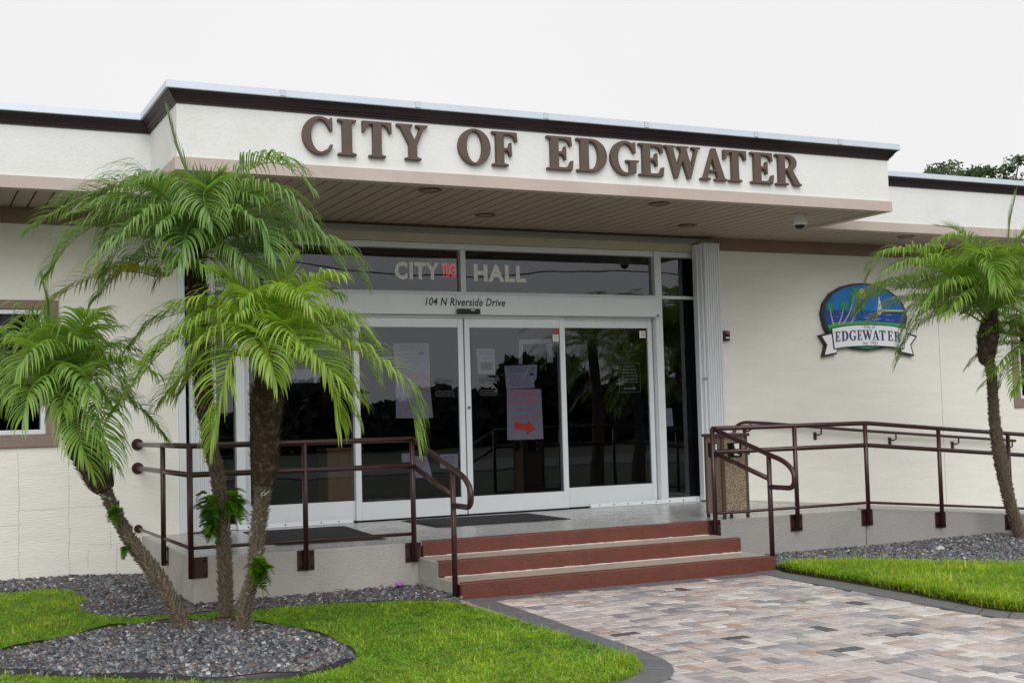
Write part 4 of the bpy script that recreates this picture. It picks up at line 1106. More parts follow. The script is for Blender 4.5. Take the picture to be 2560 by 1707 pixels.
build('land_strip', MB().prism_xz(ltop, -.0598, -.0582), M['s_green'], ss)
wl = MB()
for i in range(12):
    zz = 2.71 + rnd.uniform(0, .10)
    xx = 7.0 + rnd.uniform(0, 1.1)
    build('wave_line', MB().prism_xz([(xx, zz), (xx + rnd.uniform(.06, .2), zz + .001), (xx + .1, zz + .005)], -.0592, -.0582), M['s_white'], ss)
build('beach_strip', MB().prism_xz([(7.85, 2.833), (8.28, 2.838), (8.285, 2.856), (7.87, 2.858)], -.0597, -.0582), M['s_sand'], ss)
build('sun_disc', MB().prism_xz([(7.532 + .066 * math.cos(2 * math.pi * i / 24), 3.075 + .068 * math.sin(2 * math.pi * i / 24)) for i in range(24)], -.0597, -.0582), M['s_sun'], ss)
for pl, sz in zip(SEAL['palms'], (.075, .095, .135, .105)):
    b_, m_, t_ = [np.array(q) for q in pl]
    tk = MB()
    pts = [(1 - s) ** 2 * b_ + 2 * s * (1 - s) * m_ + s * s * t_ for s in np.linspace(0, 1, 7)]
    for i in range(6):
        w0, w1 = .012 - .0012 * i, .012 - .0012 * (i + 1)
        a, b = pts[i], pts[i + 1]
        tk.prism_xz([(a[0] - w0, a[1]), (a[0] + w0, a[1]), (b[0] + w1, b[1]), (b[0] - w1, b[1])], -.0625, -.0602)
    build('painted_trunk', tk, M['s_trunk'], ss)
    lf = MB()
    for k in range(11):
        an = R(-60 + 300 * k / 10 + rnd.uniform(-8, 8))
        d_ = np.array((math.cos(an), math.sin(an)))
        l_ = sz * rnd.uniform(.8, 1.2)
        mid = t_ + d_ * l_ * .55 + np.array((0, l_ * .10))
        end = t_ + d_ * l_ + np.array((0, -l_ * .30))
        nn = np.array((-d_[1], d_[0])) * sz * .13
        lf.prism_xz([tuple(t_), tuple(mid + nn), tuple(end), tuple(mid - nn)], -.0645 - k * .0004, -.0627)
    build('painted_fronds', lf, M['s_leaf'] if sz < .13 else M['s_leaf'], ss)
build('painted_sail', MB().prism_xz([(7.775, 2.79), (7.845, 2.79), (7.862, 2.90), (7.845, 2.97), (7.825, 3.04), (7.805, 2.93)], -.0625, -.0602), M['s_white'], ss)
build('painted_hull', MB().prism_xz([(7.715, 2.80), (7.79, 2.787), (7.775, 2.755), (7.725, 2.77)], -.0627, -.0602), M['s_red'], ss)
build('ribbon_tail', MB().prism_xz(SEAL['tailL'], -.062, -.002), M['s_black'], ss)
build('ribbon_tail', MB().prism_xz(SEAL['tailR'], -.062, -.002), M['s_black'], ss)
def shrink(poly, s, dx=0, dz=0):
    c = np.mean(np.array(poly), axis=0)
    return [tuple(c + (np.array(q) - c) * s + np.array((dx, dz))) for q in poly]
build('ribbon_tail_face', MB().prism_xz(shrink(SEAL['tailL'], .84, .012, .004), -.064, -.0625), M['s_white'], ss)
build('ribbon_tail_face', MB().prism_xz(shrink(SEAL['tailR'], .84, -.012, .004), -.064, -.0625), M['s_white'], ss)
build('ribbon', MB().prism_xz(SEAL['rib'], -.072, -.003), M['s_black'], ss)
rc = np.array(SEAL['rib'])
rin = [(x + (.014 if x < 7.6 else -.014) * (1 if abs(x - 7.6) > .55 else 0), z + (-.013 if i < 7 else .013)) for i, (x, z) in enumerate(SEAL['rib'])]
build('ribbon_face', MB().prism_xz(rin, -.0745, -.0725), M['s_white'], ss)
arc = lambda x: .030 * (1 - ((x - 7.61) / .6) ** 2)
for ch, x0, x1 in [('E', 7.030, 7.115), ('D', 7.135, 7.255), ('G', 7.27, 7.39), ('E', 7.405, 7.49), ('W', 7.495, 7.67), ('A', 7.665, 7.79), ('T', 7.79, 7.90), ('E', 7.935, 8.03), ('R', 8.05, 8.165)]:
    build('letter', put_glyph(MB(), ch, x0, x1, 2.412, 2.548, -.0752, .002, 0.0, zfun=arc), M['s_navy'], ss)
build('lettering', put_text(MB(), 'City of', 7.53, 7.722, 2.585, 2.642, -.0752, .001), M['s_navy'], ss)
build('lettering', put_text(MB(), 'Inc. 1951', 7.508, 7.75, 2.375, 2.425, -.0752, .001), M['s_navy'], ss)

# ---------------- paper notices and decals behind or on the glass
YP = Y0 + .03
def lines(mb, x0, x1, z0, z1, n, y, h=.006, jag=.15, wmin=.02, wmax=.07):
    for i in range(n):
        z = z1 - (z1 - z0) * (i + .5) / n
        x = x0 + rnd.uniform(0, jag) * (x1 - x0)
        xe = x1 - rnd.uniform(0, jag) * (x1 - x0)
        while x < xe:
            w_ = min(rnd.uniform(wmin, wmax), xe - x)
            mb.add([(x, y, z), (x + w_, y, z), (x + w_, y, z + h), (x, y, z + h)], [(0, 1, 2, 3)])
            x += w_ + .012
    return mb
def sheet(poly, label, y=YP, name='paper_notice'):
    xs_ = [p[0] for p in poly]; zs_ = [p[1] for p in poly]
    t = thing(name, label, 'notice', (sum(xs_) / len(xs_), y, min(zs_)), 'notices taped behind the door glass')
    build('paper_sheet', MB().prism_xz(poly, y, y + .002), M['paper'], t)
    return t
YI = YP - .0008
n1 = sheet([(.824, 2.407), (1.262, 2.405), (1.272, 2.10), (1.26, 1.98), (1.295, 1.545), (.842, 1.553), (.85, 2.1)], 'long white notice with grey and red lines beside the palm frond on the left door')
build('print', lines(MB(), .85, 1.24, 2.31, 2.385, 6, YI, .005), M['ink'], n1)
build('print', lines(MB(), .87, 1.15, 2.10, 2.29, 5, YI, .006), M['ink'], n1)
build('print', MB().prism_xz([(1.165 + .035 * math.cos(math.pi * i / 10), 2.275 + .035 * math.sin(math.pi * i / 10)) for i in range(11)], YI - .0005, YI), M['s_navy'], n1)
build('print', lines(MB(), .86, 1.25, 1.86, 2.06, 7, YI, .007), M['redink'], n1)
n2 = sheet([(1.858, 2.342), (2.092, 2.340), (2.098, 2.042), (1.872, 2.044)], 'small white notice with a little diagram at the top of the middle door')
build('print', lines(MB(), 1.88, 2.07, 2.26, 2.31, 2, YI, .010), M['ink'], n2)
build('print', MB().box(1.91, 2.06, YI - .0005, YI, 2.09, 2.18).box(1.93, 2.05, YI - .0005, YI, 2.225, 2.23), M['decal'], n2)
n3 = sheet([(2.215, 2.135), (2.65, 2.15), (2.64, 1.99), (2.60, 1.93), (2.615, 1.872), (2.235, 1.866)], 'upper white text notice above the red arrow sheet on the middle door')
build('print', lines(MB(), 2.24, 2.62, 2.05, 2.12, 6, YI, .005), M['ink'], n3)
build('print', lines(MB(), 2.24, 2.58, 1.89, 2.03, 5, YI, .006), M['ink'], n3)
build('print', MB().prism_xz([(2.575 + .03 * math.cos(math.pi * i / 10), 2.02 + .03 * math.sin(math.pi * i / 10)) for i in range(11)], YI - .0005, YI), M['s_navy'], n3)
n4 = sheet([(2.24, 1.862), (2.692, 1.856), (2.70, 1.55), (2.706, 1.262), (2.228, 1.262), (2.235, 1.6)], 'white notice with a big red arrow pointing right on the middle door', y=YP - .003)
YJ = YP - .0042
build('print', lines(MB(), 2.27, 2.66, 1.76, 1.835, 4, YJ, .009, .06), M['redink'], n4)
build('print', lines(MB(), 2.27, 2.66, 1.68, 1.735, 3, YJ, .009, .06), M['redink'], n4)
build('print', lines(MB(), 2.33, 2.6, 1.605, 1.63, 1, YJ, .009, .05), M['redink'], n4)
build('print', lines(MB(), 2.29, 2.66, 1.50, 1.54, 2, YJ, .008, .06), M['redink'], n4)
build('arrow', MB().prism_xz([(2.335, 1.475), (2.50, 1.445), (2.51, 1.487), (2.605, 1.39), (2.49, 1.318), (2.488, 1.365), (2.325, 1.39)], YJ - .0006, YJ), M['arrowred'], n4)
n5 = sheet([(2.42, 2.445), (2.86, 2.462), (2.868, 2.170), (2.79, 2.172), (2.78, 2.40), (2.47, 2.39), (2.455, 2.16), (2.405, 2.158)], 'white paper frame behind reflected palm leaves, high on the middle door')
n6 = sheet([(.90, 1.152), (1.02, 1.152), (1.02, 1.055), (.90, 1.055)], 'small square grey sticker low on the left door above the stair rail', YP)
n7 = sheet([(1.0, 1.115), (1.20, 1.115), (1.235, 1.02), (1.27, .87), (1.07, .87)], 'crooked white notice with red print low on the left door behind the rail post')
build('print', lines(MB(), 1.03, 1.2, .98, 1.10, 4, YI, .012, .2), M['redink'], n7)
n8 = sheet([(1.37, 1.125), (1.595, 1.125), (1.595, .965), (1.37, .965)], 'white rectangular notice low on the left door beside the meeting stile')
build('print', lines(MB(), 1.41, 1.56, 1.0, 1.10, 4, YI, .012, .2), M['ink'], n8)
n9 = sheet([(4.42, 1.592), (4.552, 1.588), (4.565, 1.366), (4.42, 1.362)], 'small white sheet with a red arrow tip in the right sidelight', Y0 + .06)
build('arrow', MB().prism_xz([(4.425, 1.52), (4.475, 1.48), (4.425, 1.44)], Y0 + .0585, Y0 + .0592), M['arrowred'], n9)
n10 = sheet([(-.38, 2.12), (-.02, 2.12), (-.02, 1.97), (-.38, 1.97)], 'white sheet on the far left door half hidden by palm leaflets', Y0 + .09)
YD = Y0 + .0165
st1 = thing('window_sticker', 'tiny white sticker below a red tab at the top corner of the middle door', 'sticker', (2.90, YD, 2.43))
build('sticker_face', MB().box(2.865, 2.945, YD - .001, YD, 2.425, 2.508), M['white'], st1)
build('sticker_print', lines(MB(), 2.875, 2.938, 2.435, 2.5, 5, YD - .0016, .005), M['ink'], st1)
build('sticker_tab', MB().prism_xz([(2.89, 2.515), (2.95, 2.515), (2.95, 2.575), (2.905, 2.575)], YD - .001, YD), M['arrowred'], st1)
YD2 = Y0 + .0715
st2 = thing('window_sticker', 'tiny white and pink sticker at the top right corner of the right glass panel', 'sticker', (4.15, YD2, 2.475))
build('sticker_face', MB().box(4.118, 4.205, YD2 - .001, YD2, 2.475, 2.565), M['white'], st2)
build('sticker_print', lines(MB(), 4.14, 4.2, 2.485, 2.555, 4, YD2 - .0016, .007), M['redink'], st2)
# pill shaped decals
def pill(x0, x1, z0, z1, y, body, label):
    t = thing('door_decal', label, 'decal', ((x0 + x1) / 2, y, z0), 'outlined word decals on the doors')
    n = 8
    r_ = (z1 - z0) / 2
    zc = (z0 + z1) / 2
    out = [(x1 - r_ + r_ * math.sin(math.pi * i / n), zc - r_ * math.cos(math.pi * i / n)) for i in range(n + 1)] + [(x0 + r_ - r_ * math.sin(math.pi * i / n), zc + r_ * math.cos(math.pi * i / n)) for i in range(n + 1)]
    k = len(out)
    c = np.array([(x0 + x1) / 2, zc])
    inn = [(p[0] + (.006 if p[0] < c[0] else -.006), zc + (p[1] - zc) * (1 - .006 / r_)) for p in out]
    mb = MB().add([(p[0], y, p[1]) for p in out] + [(p[0], y, p[1]) for p in inn], [(i, (i + 1) % k, (i + 1) % k + k, i + k) for i in range(k)])
    build('decal_outline', mb, M['decal'], t)
    build('decal_word', put_text(MB(), body, x0 + .025, x1 - .025, z0 + .017, z1 - .017, y, .0008, offset=.01), M['decal'], t)
pill(1.325, 1.555, 1.935, 2.0, YD, 'NO SOLICITING', 'outlined NO SOLICITING decal on the left sliding door')
pill(1.325, 1.555, 1.79, 1.855, YD, 'AUTOMATIC DOOR', 'outlined AUTOMATIC DOOR decal on the left sliding door')
pill(1.885, 2.115, 1.935, 2.0, YD, 'NO SOLICITING', 'outlined NO SOLICITING decal on the middle sliding door')
pill(1.885, 2.115, 1.79, 1.855, YD, 'AUTOMATIC DOOR', 'outlined AUTOMATIC DOOR decal on the middle sliding door')
hrs = thing('hours_decal', 'faint grey HOURS panel with an arrow on the right glass panel', 'decal', (3.95, YD2, 1.8))
q0, q1, q2, q3 = 3.80, 4.11, 1.80, 2.165
build('decal_outline', MB().box(q0, q1, YD2 - .001, YD2, q3 - .005, q3).box(q0, q1, YD2 - .001, YD2, q2, q2 + .005).box(q0, q0 + .005, YD2 - .001, YD2, q2 + .006, q3 - .006).box(q1 - .005, q1, YD2 - .001, YD2, q2 + .006, q3 - .006), M['decal'], hrs)
build('decal_word', put_text(MB(), 'HOURS', 3.88, 4.03, 2.105, 2.14, YD2, .0008, offset=.01), M['decal'], hrs)
build('decal_lines', lines(MB(), 3.83, 4.08, 1.90, 2.09, 5, YD2, .014, .1), M['decal'], hrs)
build('decal_arrow', MB().prism_xz([(3.87, 1.838), (4.0, 1.838), (4.0, 1.823), (4.055, 1.846), (4.0, 1.869), (4.0, 1.854), (3.87, 1.854)], YD2 - .001, YD2), M['decal'], hrs)

# ---------------- things inside
ex = thing('exit_sign', 'lit red exit sign seen through the transom glass between CITY and HALL', 'exit sign', (1.9, 1.0, 3.25))
build('sign_plate', MB().box(1.76, 2.06, 1.0, 1.03, 3.24, 3.47), M['dark'], ex)
build('sign_word', put_text(MB(), 'EXIT', 1.82, 2.01, 3.285, 3.455, .999, .002, offset=.03, mirror=True), M['exit'], ex)
em = thing('emergency_light', 'pale box shaped emergency lamp behind the transom above the red exit sign', 'lamp', (1.9, 1.05, 3.5))
build('lamp_box', MB().box(1.76, 2.10, 1.02, 1.10, 3.50, 3.60), M['decal'], em, bevel=.01)
build('lamp_head', MB().sphere((1.8, .99, 3.55), .035, 10, 6), M['decal'], em)
build('lamp_head', MB().sphere((2.06, .99, 3.55), .035, 10, 6), M['decal'], em)
ct = thing('wooden_counter', 'brown wooden cabinet inside, seen through the glass of the far left door', 'cabinet', (.75, 1.8, H))
build('cabinet_panel', MB().box(.50, .93, 1.6, 2.0, H, 1.18), M['wood'], ct, bevel=.01)
build('cabinet_top', MB().box(.48, .95, 1.58, 2.02, 1.182, 1.21), M['wood'], ct)

# ---------------- trash bin
tb = thing('trash_bin', 'square trash bin with pebbled panels and brown frame beside the ramp rail', 'trash bin', (3.67, -2.25, H))
bx0, bx1, by0, by1, bz0, bz1 = 3.50, 3.83, -2.43, -2.10, H + .045, 1.262
for x in (bx0, bx1 - .035):
    for y in (by0, by1 - .035):
        build('bin_post', MB().box(x, x + .035, y, y + .035, bz0 - .01, bz1), M['binframe'], tb, bevel=.004)
        build('bin_foot', MB().box(x + .005, x + .03, y + .005, y + .03, H, bz0 - .012), M['black'], tb)
build('bin_top', MB().box(bx0 - .018, bx1 + .018, by0 - .018, by1 + .018, bz1 + .001, bz1 + .035), M['binframe'], tb, bevel=.006)
zo0, zo1 = bz1 - .215, bz1 - .06
pn = .035
def panel_y(y):
    mb = MB().box(bx0 + pn + .001, bx1 - pn - .001, y, y + .02, bz0, zo0).box(bx0 + pn + .001, bx1 - pn - .001, y, y + .02, zo1, bz1 - .002)
    mb.box(bx0 + pn + .001, bx0 + pn + .04, y, y + .02, zo0, zo1).box(bx1 - pn - .04, bx1 - pn - .001, y, y + .02, zo0, zo1)
    p = build('bin_panel', mb, M['agg'], tb)
    build('opening_rim', MB().box(bx0 + pn + .04, bx1 - pn - .04, y - .004, y + .024, zo0, zo0 + .012).box(bx0 + pn + .04, bx1 - pn - .04, y - .004, y + .024, zo1 - .012, zo1).box(bx0 + pn + .04, bx0 + pn + .052, y - .004, y + .024, zo0 + .013, zo1 - .013).box(bx1 - pn - .052, bx1 - pn - .04, y - .004, y + .024, zo0 + .013, zo1 - .013), M['black'], p)
def panel_x(x):
    mb = MB().box(x, x + .02, by0 + pn + .001, by1 - pn - .001, bz0, zo0).box(x, x + .02, by0 + pn + .001, by1 - pn - .001, zo1, bz1 - .002)
    mb.box(x, x + .02, by0 + pn + .001, by0 + pn + .04, zo0, zo1).box(x, x + .02, by1 - pn - .04, by1 - pn - .001, zo0, zo1)
    p = build('bin_panel', mb, M['agg'], tb)
    build('opening_rim', MB().box(x - .004, x + .024, by0 + pn + .04, by1 - pn - .04, zo0, zo0 + .012).box(x - .004, x + .024, by0 + pn + .04, by1 - pn - .04, zo1 - .012, zo1).box(x - .004, x + .024, by0 + pn + .04, by0 + pn + .052, zo0 + .013, zo1 - .013).box(x - .004, x + .024, by1 - pn - .052, by1 - pn - .04, zo0 + .013, zo1 - .013), M['black'], p)
panel_y(by0 + .006); panel_y(by1 - .026); panel_x(bx0 + .006); panel_x(bx1 - .026)
build('bin_bottom', MB().box(bx0 + .04, bx1 - .04, by0 + .04, by1 - .04, bz0, bz0 + .5), M['black'], tb)

# ---------------- door mats
def dmat(poly, label):
    t = thing('door_mat', label, 'door mat', (sum(p[0] for p in poly) / 4, sum(p[1] for p in poly) / 4, H), 'door mats on the landing')
    build('mat_border', MB().prism_xy(poly, H + .001, H + .006), M['rubber'], t, bevel=.002)
    c = np.mean(np.array(poly), axis=0)
    build('mat_pile', MB().prism_xy([tuple(c + (np.array(p) - c) * .94) for p in poly], H + .0062, H + .011), M['mat'], t)
dmat([(.78, -.15), (2.32, -.24), (2.30, -1.30), (.76, -1.24)], 'charcoal door mat in front of the middle sliding doors')
dmat([(-1.02, -.30), (.06, -.36), (-.10, -2.09), (-1.12, -1.98)], 'charcoal door mat behind the left railing and the palm trunks')

# ---------------- railings
RR, RB = .024, .015
def plate(parent, x, y, z, face='y'):
    if face == 'y':
        p = build('base_plate', MB().box(x - .077, x + .077, y - .012, y - .001, z - .088, z + .088), M['rail'], parent, bevel=.002)
        for sx in (-.053, .053):
            for sz in (-.058, .058):
                build('bolt', MB().cyl((x + sx, y - .024, z + sz), (x + sx, y - .012, z + sz), .013, 8), M['bolt'], p)
    else:
        p = build('base_plate', MB().box(x - .012, x - .001, y - .077, y + .077, z - .088, z + .088), M['rail'], parent, bevel=.002)
        for sy in (-.053, .053):
            for sz in (-.058, .058):
                build('bolt', MB().cyl((x - .024, y + sy, z + sz), (x - .012, y + sy, z + sz), .013, 8), M['bolt'], p)
def rail(parent, pts, r=RR, name='rail'):
    return build(name, MB().tube(pts, r, 12), M['rail'], parent, smooth=True)
def post(parent, x, y, z0, z1):
    return build('post', MB().tube([(x, y, z0), (x, y, z1)], RR, 12), M['rail'], parent, smooth=True)
def bez(a, b, c, n=8):
    a, b, c = Vector(a), Vector(b), Vector(c)
    return [((1 - t) ** 2) * a + 2 * t * (1 - t) * b + t * t * c for t in [i / n for i in range(n + 1)]]
YR = YF - .045
XL = -2.03
lr = thing('railing', 'maroon pipe railing along the left landing edge behind the palm trunks', 'railing', (-1, YR, 0), 'maroon railings at the entrance')
for x in (-2.02, -1.022, -.010):
    post(lr, x, YR, .245, 1.358)
plate(lr, -1.95, YF, .33)
plate(lr, -1.015, YF, .325)
plate(lr, -.005, YF, .325)
for z, r in ((1.358, RR), (1.115, RR), (.50, RB)):
    rail(lr, [(-2.02, YR, z), (-.010, YR, z - .005)], r)
    rail(lr, [(-2.02, YR, z), (-2.025, -.03, z - .005)], r)
    fr_ = .06 if r == RR else .042
    build('wall_flange', MB().cyl((-2.025, -.014, z - .005), (-2.025, -.001, z - .005), fr_, 20), M['rail'], lr)
    build('flange_boss', MB().cyl((-2.025, -.05, z - .005), (-2.025, -.014, z - .005), r + .008, 14), M['rail'], lr)
post(lr, XL, -1.41, .25, 1.35)
plate(lr, -1.99, -1.36, .34, 'x')
# stair handrail left
def stair_rail(parent, x, zt0, zb):
    p = [(x, YR, 1.352), (x, -3.55, 1.09)] + [tuple(q) for q in bez((x, -3.62, 1.073), (x, -3.83, 1.02), (x, -3.865, .92))] + [tuple(q) for q in bez((x, -3.868, .90), (x, -3.875, .795), (x, -3.77, .795))] + [(x, -3.49, .795)]
    rail(parent, p, RR, 'stair_handrail')
    rail(parent, [(x, YR, 1.108), (x, -3.49, .87)], RR)
    post(parent, x, -3.49, zb, 1.105)
stair_rail(lr, 0.0, 1.352, -.05)
build('base_plate', MB().box(.025, .04, -3.53, -3.46, .0, .13), M['rail'], lr)
rrl = thing('railing', 'maroon pipe railing along the right landing edge and the ramp', 'railing', (5, YR, 0), 'maroon railings at the entrance')
for x in (3.285, 4.33, 5.29, 6.345, 7.41, 8.46, 9.5):
    dz = rz(x) - H
    post(rrl, x, YR, .255 + dz, 1.36 + dz)
    plate(rrl, x + .01, YF, .335 + dz)
for z, r in ((1.36, RR), (1.12, RR), (.497, RB)):
    rail(rrl, [(3.285, YR, z - .004), (5.29, YR, z), (5.32, YR, z - .001), (9.6, YR, z + rz(9.6) - H)], r)
stair_rail(rrl, 3.30, 1.352, HS)
# handrail on the wall
hr = thing('wall_handrail', 'maroon handrail on the right wall descending along the ramp', 'handrail', (8, -.09, 0.4))
YW = -.09
hp = [(5.22, YW, .99)] + [tuple(q) for q in bez((5.10, YW, .99), (4.93, YW, 1.02), (4.98, YW, 1.20))] + [tuple(q) for q in bez((5.0, YW, 1.26), (5.03, YW, 1.385), (5.2, YW, 1.385))] + [(5.9, YW, 1.36), (7.452, YW, 1.221), (10.2, YW, 1.0)]
hp = [(x + .33, y, z) for x, y, z in hp[:-3]] + hp[-3:]
rail(hr, hp, .021, 'handrail_pipe')
for x in (5.55, 6.68, 7.95, 9.08, 10.1):
    zt = np.interp(x, [5.2, 5.9, 7.452, 10.2], [1.385, 1.36, 1.221, 1.0])
    b_ = build('handrail_bracket', MB().tube([(x + .04, YW, zt - .015), (x + .04, YW, zt - .085), (x + .02, YW + .02, zt - .10), (x, -.012, zt - .10)], .011, 8), M['rail'], hr)
    build('bracket_plate', MB().box(x - .022, x + .022, -.014, -.001, zt - .165, zt - .065), M['rail'], b_)
# ================================================================ PLANTS
def catmull(ctrl, n):
    P = np.array(ctrl, float)
    if len(P) == 2: P = np.array([P[0], (P[0] + P[1]) / 2, P[1]])
    Q = np.vstack([2 * P[0] - P[1], P, 2 * P[-1] - P[-2]])
    out = []
    m = len(P) - 1
    for s in np.linspace(0, m - 1e-6, n):
        i = int(s)
        t = s - i
        a, b, c, d = Q[i], Q[i + 1], Q[i + 2], Q[i + 3]
        out.append(.5 * ((2 * b) + (c - a) * t + (2 * a - 5 * b + 4 * c - d) * t * t + (3 * b - a - 3 * c + d) * t ** 3))
    return np.array(out)

def norm(a): return a / np.maximum(1e-9, np.linalg.norm(a, axis=-1, keepdims=True))

def frond_geo(ctrl, Lmax, g, spear=False, droop=1.0, spacing=.0185, old=False):
    """one pinnate frond: rachis tube + drooping leaflets. returns verts, quads, colours, rachis face count"""
    S = catmull(ctrl, 60)
    seg = np.linalg.norm(np.diff(S, axis=0), axis=1)
    d = np.concatenate([[0], np.cumsum(seg)])
    Ltot = d[-1]
    T = norm(np.gradient(S, axis=0))
    up = np.array([0, 0, 1.0])
    # rachis
    ns, nr = 14, 5
    sr = np.linspace(0, Ltot, ns)
    C = np.stack([np.interp(sr, d, S[:, k]) for k in range(3)], 1)
    Tr = norm(np.stack([np.interp(sr, d, T[:, k]) for k in range(3)], 1))
    A = norm(np.cross(Tr, up + np.array([.01, .02, 0])))
    B = np.cross(A, Tr)
    rad = np.interp(sr / Ltot, [0, .1, .5, 1], [.011, .007, .0045, .0016])
    an = np.arange(nr) * 2 * np.pi / nr
    RV = (C[:, None, :] + rad[:, None, None] * (A[:, None, :] * np.cos(an)[None, :, None] + B[:, None, :] * np.sin(an)[None, :, None])).reshape(-1, 3)
    RF = np.array([(i * nr + j, i * nr + (j + 1) % nr, (i + 1) * nr + (j + 1) % nr, (i + 1) * nr + j) for i in range(ns - 1) for j in range(nr)])
    # leaflets
    s0 = .16
    n = max(14, int(Ltot * (1 - s0) / spacing))
    ss = np.linspace(s0, .995, n)
    ss = np.repeat(ss, 2) + g.uniform(-.006, .006, 2 * n)
    sg = np.tile([1.0, -1.0], n)
    ss = np.clip(ss, 0.02, .999)
    at = ss * Ltot
    base = np.stack([np.interp(at, d, S[:, k]) for k in range(3)], 1)
    t = norm(np.stack([np.interp(at, d, T[:, k]) for k in range(3)], 1))
    side = np.cross(t, up)
    sl = np.linalg.norm(side, axis=1, keepdims=True)
    # near-vertical rachis: keep the plane of the frond
    hz = S[-1] - S[0]
    fall = norm(np.cross(np.array([[hz[0], hz[1], .0]]) + 1e-4, up[None, :]))
    side = norm(np.where(sl < .35, side * 1.0 + fall * (.35 - sl) * 3, side))
    N = norm(np.cross(side, t))
    N = np.where(N[:, 2:3] < 0, -N, N)
    Ang = np.interp(ss, [s0, .4, .8, 1], [R(22), R(30), R(44), R(74)])[:, None]
    lift = .50 + g.uniform(-.10, .10, (len(ss), 1))
    if spear:
        Ang = Ang * 0 + R(72) + g.uniform(-.22, .14, (len(ss), 1))
        lift = lift * .2
    D = side * sg[:, None] * np.cos(Ang) + t * np.sin(Ang) + N * lift
    D = norm(D + g.normal(0, .035, D.shape))
    prof = np.interp(ss, [s0, .25, .45, .7, .9, 1], [.5, .85, 1, .9, .66, .5])
    Ln = Lmax * prof * g.uniform(.85, 1.1, len(ss))
    K = 6
    pts = [base]
    dirs = []
    dr = (.0 if spear else 1.0) * droop * (.13 + .10 * np.sin(ss[:, None] * 9 + g.uniform(0, 6)) * .5 + g.uniform(.0, .12, (len(ss), 1))) + .02
    cur = D
    p = base
    for k in range(K):
        dirs.append(cur)
        p = p + cur * (Ln / K)[:, None]
        pts.append(p)
        cur = norm(cur + np.array([0, 0, -1.0]) * dr * (.55 + .62 * k))
    dirs.append(cur)
    wp = [.45, .95, 1, .88, .7, .42, .05]
    W = .0088 * g.uniform(.8, 1.2, len(ss)) * (.85 if spear else 1)
    V = []
    for k in range(K + 1):
        wv = norm(np.cross(dirs[k], N + .25 * side * sg[:, None]))
        V.append(pts[k] - wv * (W * wp[k])[:, None])
        V.append(pts[k] + wv * (W * wp[k])[:, None])
    V = np.stack(V, 1)               # leaflets, 2(K+1), 3
    nv = 2 * (K + 1)
    off = np.arange(len(ss)) * nv
    q = []
    for k in range(K):
        q.append(np.stack([off + 2 * k, off + 2 * k + 1, off + 2 * k + 3, off + 2 * k + 2], 1))
    q = np.concatenate(q) + len(RV)
    colv = g.uniform(.72, 1.25, (len(ss), 1, 1)) * np.ones((1, nv, 3))
    tint = g.normal(0, .06, (len(ss), 1, 3)) * np.array([1.2, .5, .8])
    colv = colv * (1 + tint)
    tip = np.linspace(0, 1, K + 1).repeat(2)[None, :, None]
    colv = colv * (1 + tip * np.array([.22, .06, -.12]))
    if old:
        yl = (g.random((len(ss), 1, 1)) < .35)
        colv = np.where(yl, colv * np.array([2.3, 1.15, .5]), colv * np.array([1.25, 1.0, .8]))
    cols = np.concatenate([np.full((len(RV), 3), 1.0) * np.array([1.8, 1.15, .9]), colv.reshape(-1, 3)])
    return np.concatenate([RV, V.reshape(-1, 3)]), np.concatenate([RF, q]), cols

def add_frond(root, ctrl, Lmax, m, g, spear=False, droop=1.0, old=False, spacing=.0185):
    v, f, c = frond_geo(ctrl, Lmax, g, spear, droop, spacing, old)
    v = v - np.array(root.location)
    return npmesh('frond', v, [f], m, c, root, smooth=True)

def spikes(pts, rads, n, size, g, upf=.8, flat=.4):
    """spiral of pointed leaf bases over a trunk"""
    P = np.array(pts)
    seg = np.linalg.norm(np.diff(P, axis=0), axis=1)
    d = np.concatenate([[0], np.cumsum(seg)])
    s = np.linspace(0.01, .995, n) * d[-1]
    c = np.stack([np.interp(s, d, P[:, k]) for k in range(3)], 1)
    r = np.interp(s, d, rads)
    c2 = np.stack([np.interp(np.minimum(s + .02, d[-1]), d, P[:, k]) for k in range(3)], 1)
    ax = norm(c2 - c + np.array([0, 0, 1e-5]))
    a = norm(np.cross(ax, np.array([0.1, 1, 0])))
    b = np.cross(ax, a)
    th = np.arange(n) * 2.39996 + g.uniform(-.25, .25, n)
    o = a * np.cos(th)[:, None] + b * np.sin(th)[:, None]
    ta = np.cross(ax, o)
    sz = size * g.uniform(.6, 1.25, n)[:, None]
    root = c + o * (r * .93)[:, None]
    tip = root + (o * 1.0 + ax * upf + ta * g.uniform(-.3, .3, (n, 1))) * sz
    w = sz * flat
    v = np.stack([root - ta * w, root + ta * w, root + ax * w * 1.0 + o * w * .25, root - ax * w * .9, tip], 1)
    off = np.arange(n)[:, None] * 5
    f = np.concatenate([off + np.array([[0, 3, 4]]), off + np.array([[3, 1, 4]]), off + np.array([[1, 2, 4]]), off + np.array([[2, 0, 4]])])
    return v.reshape(-1, 3), f

def rand_frond(h, az, el, L, g, sag):
    d = np.array([math.cos(az) * math.cos(el), math.sin(az) * math.cos(el), math.sin(el)])
    p = np.array(h, float)
    out = [p.copy()]
    for k in range(6):
        p = p + d * L / 6
        out.append(p.copy())
        d = d + np.array([0, 0, -1]) * sag * (.5 + .22 * k)
        d /= np.linalg.norm(d)
    return out

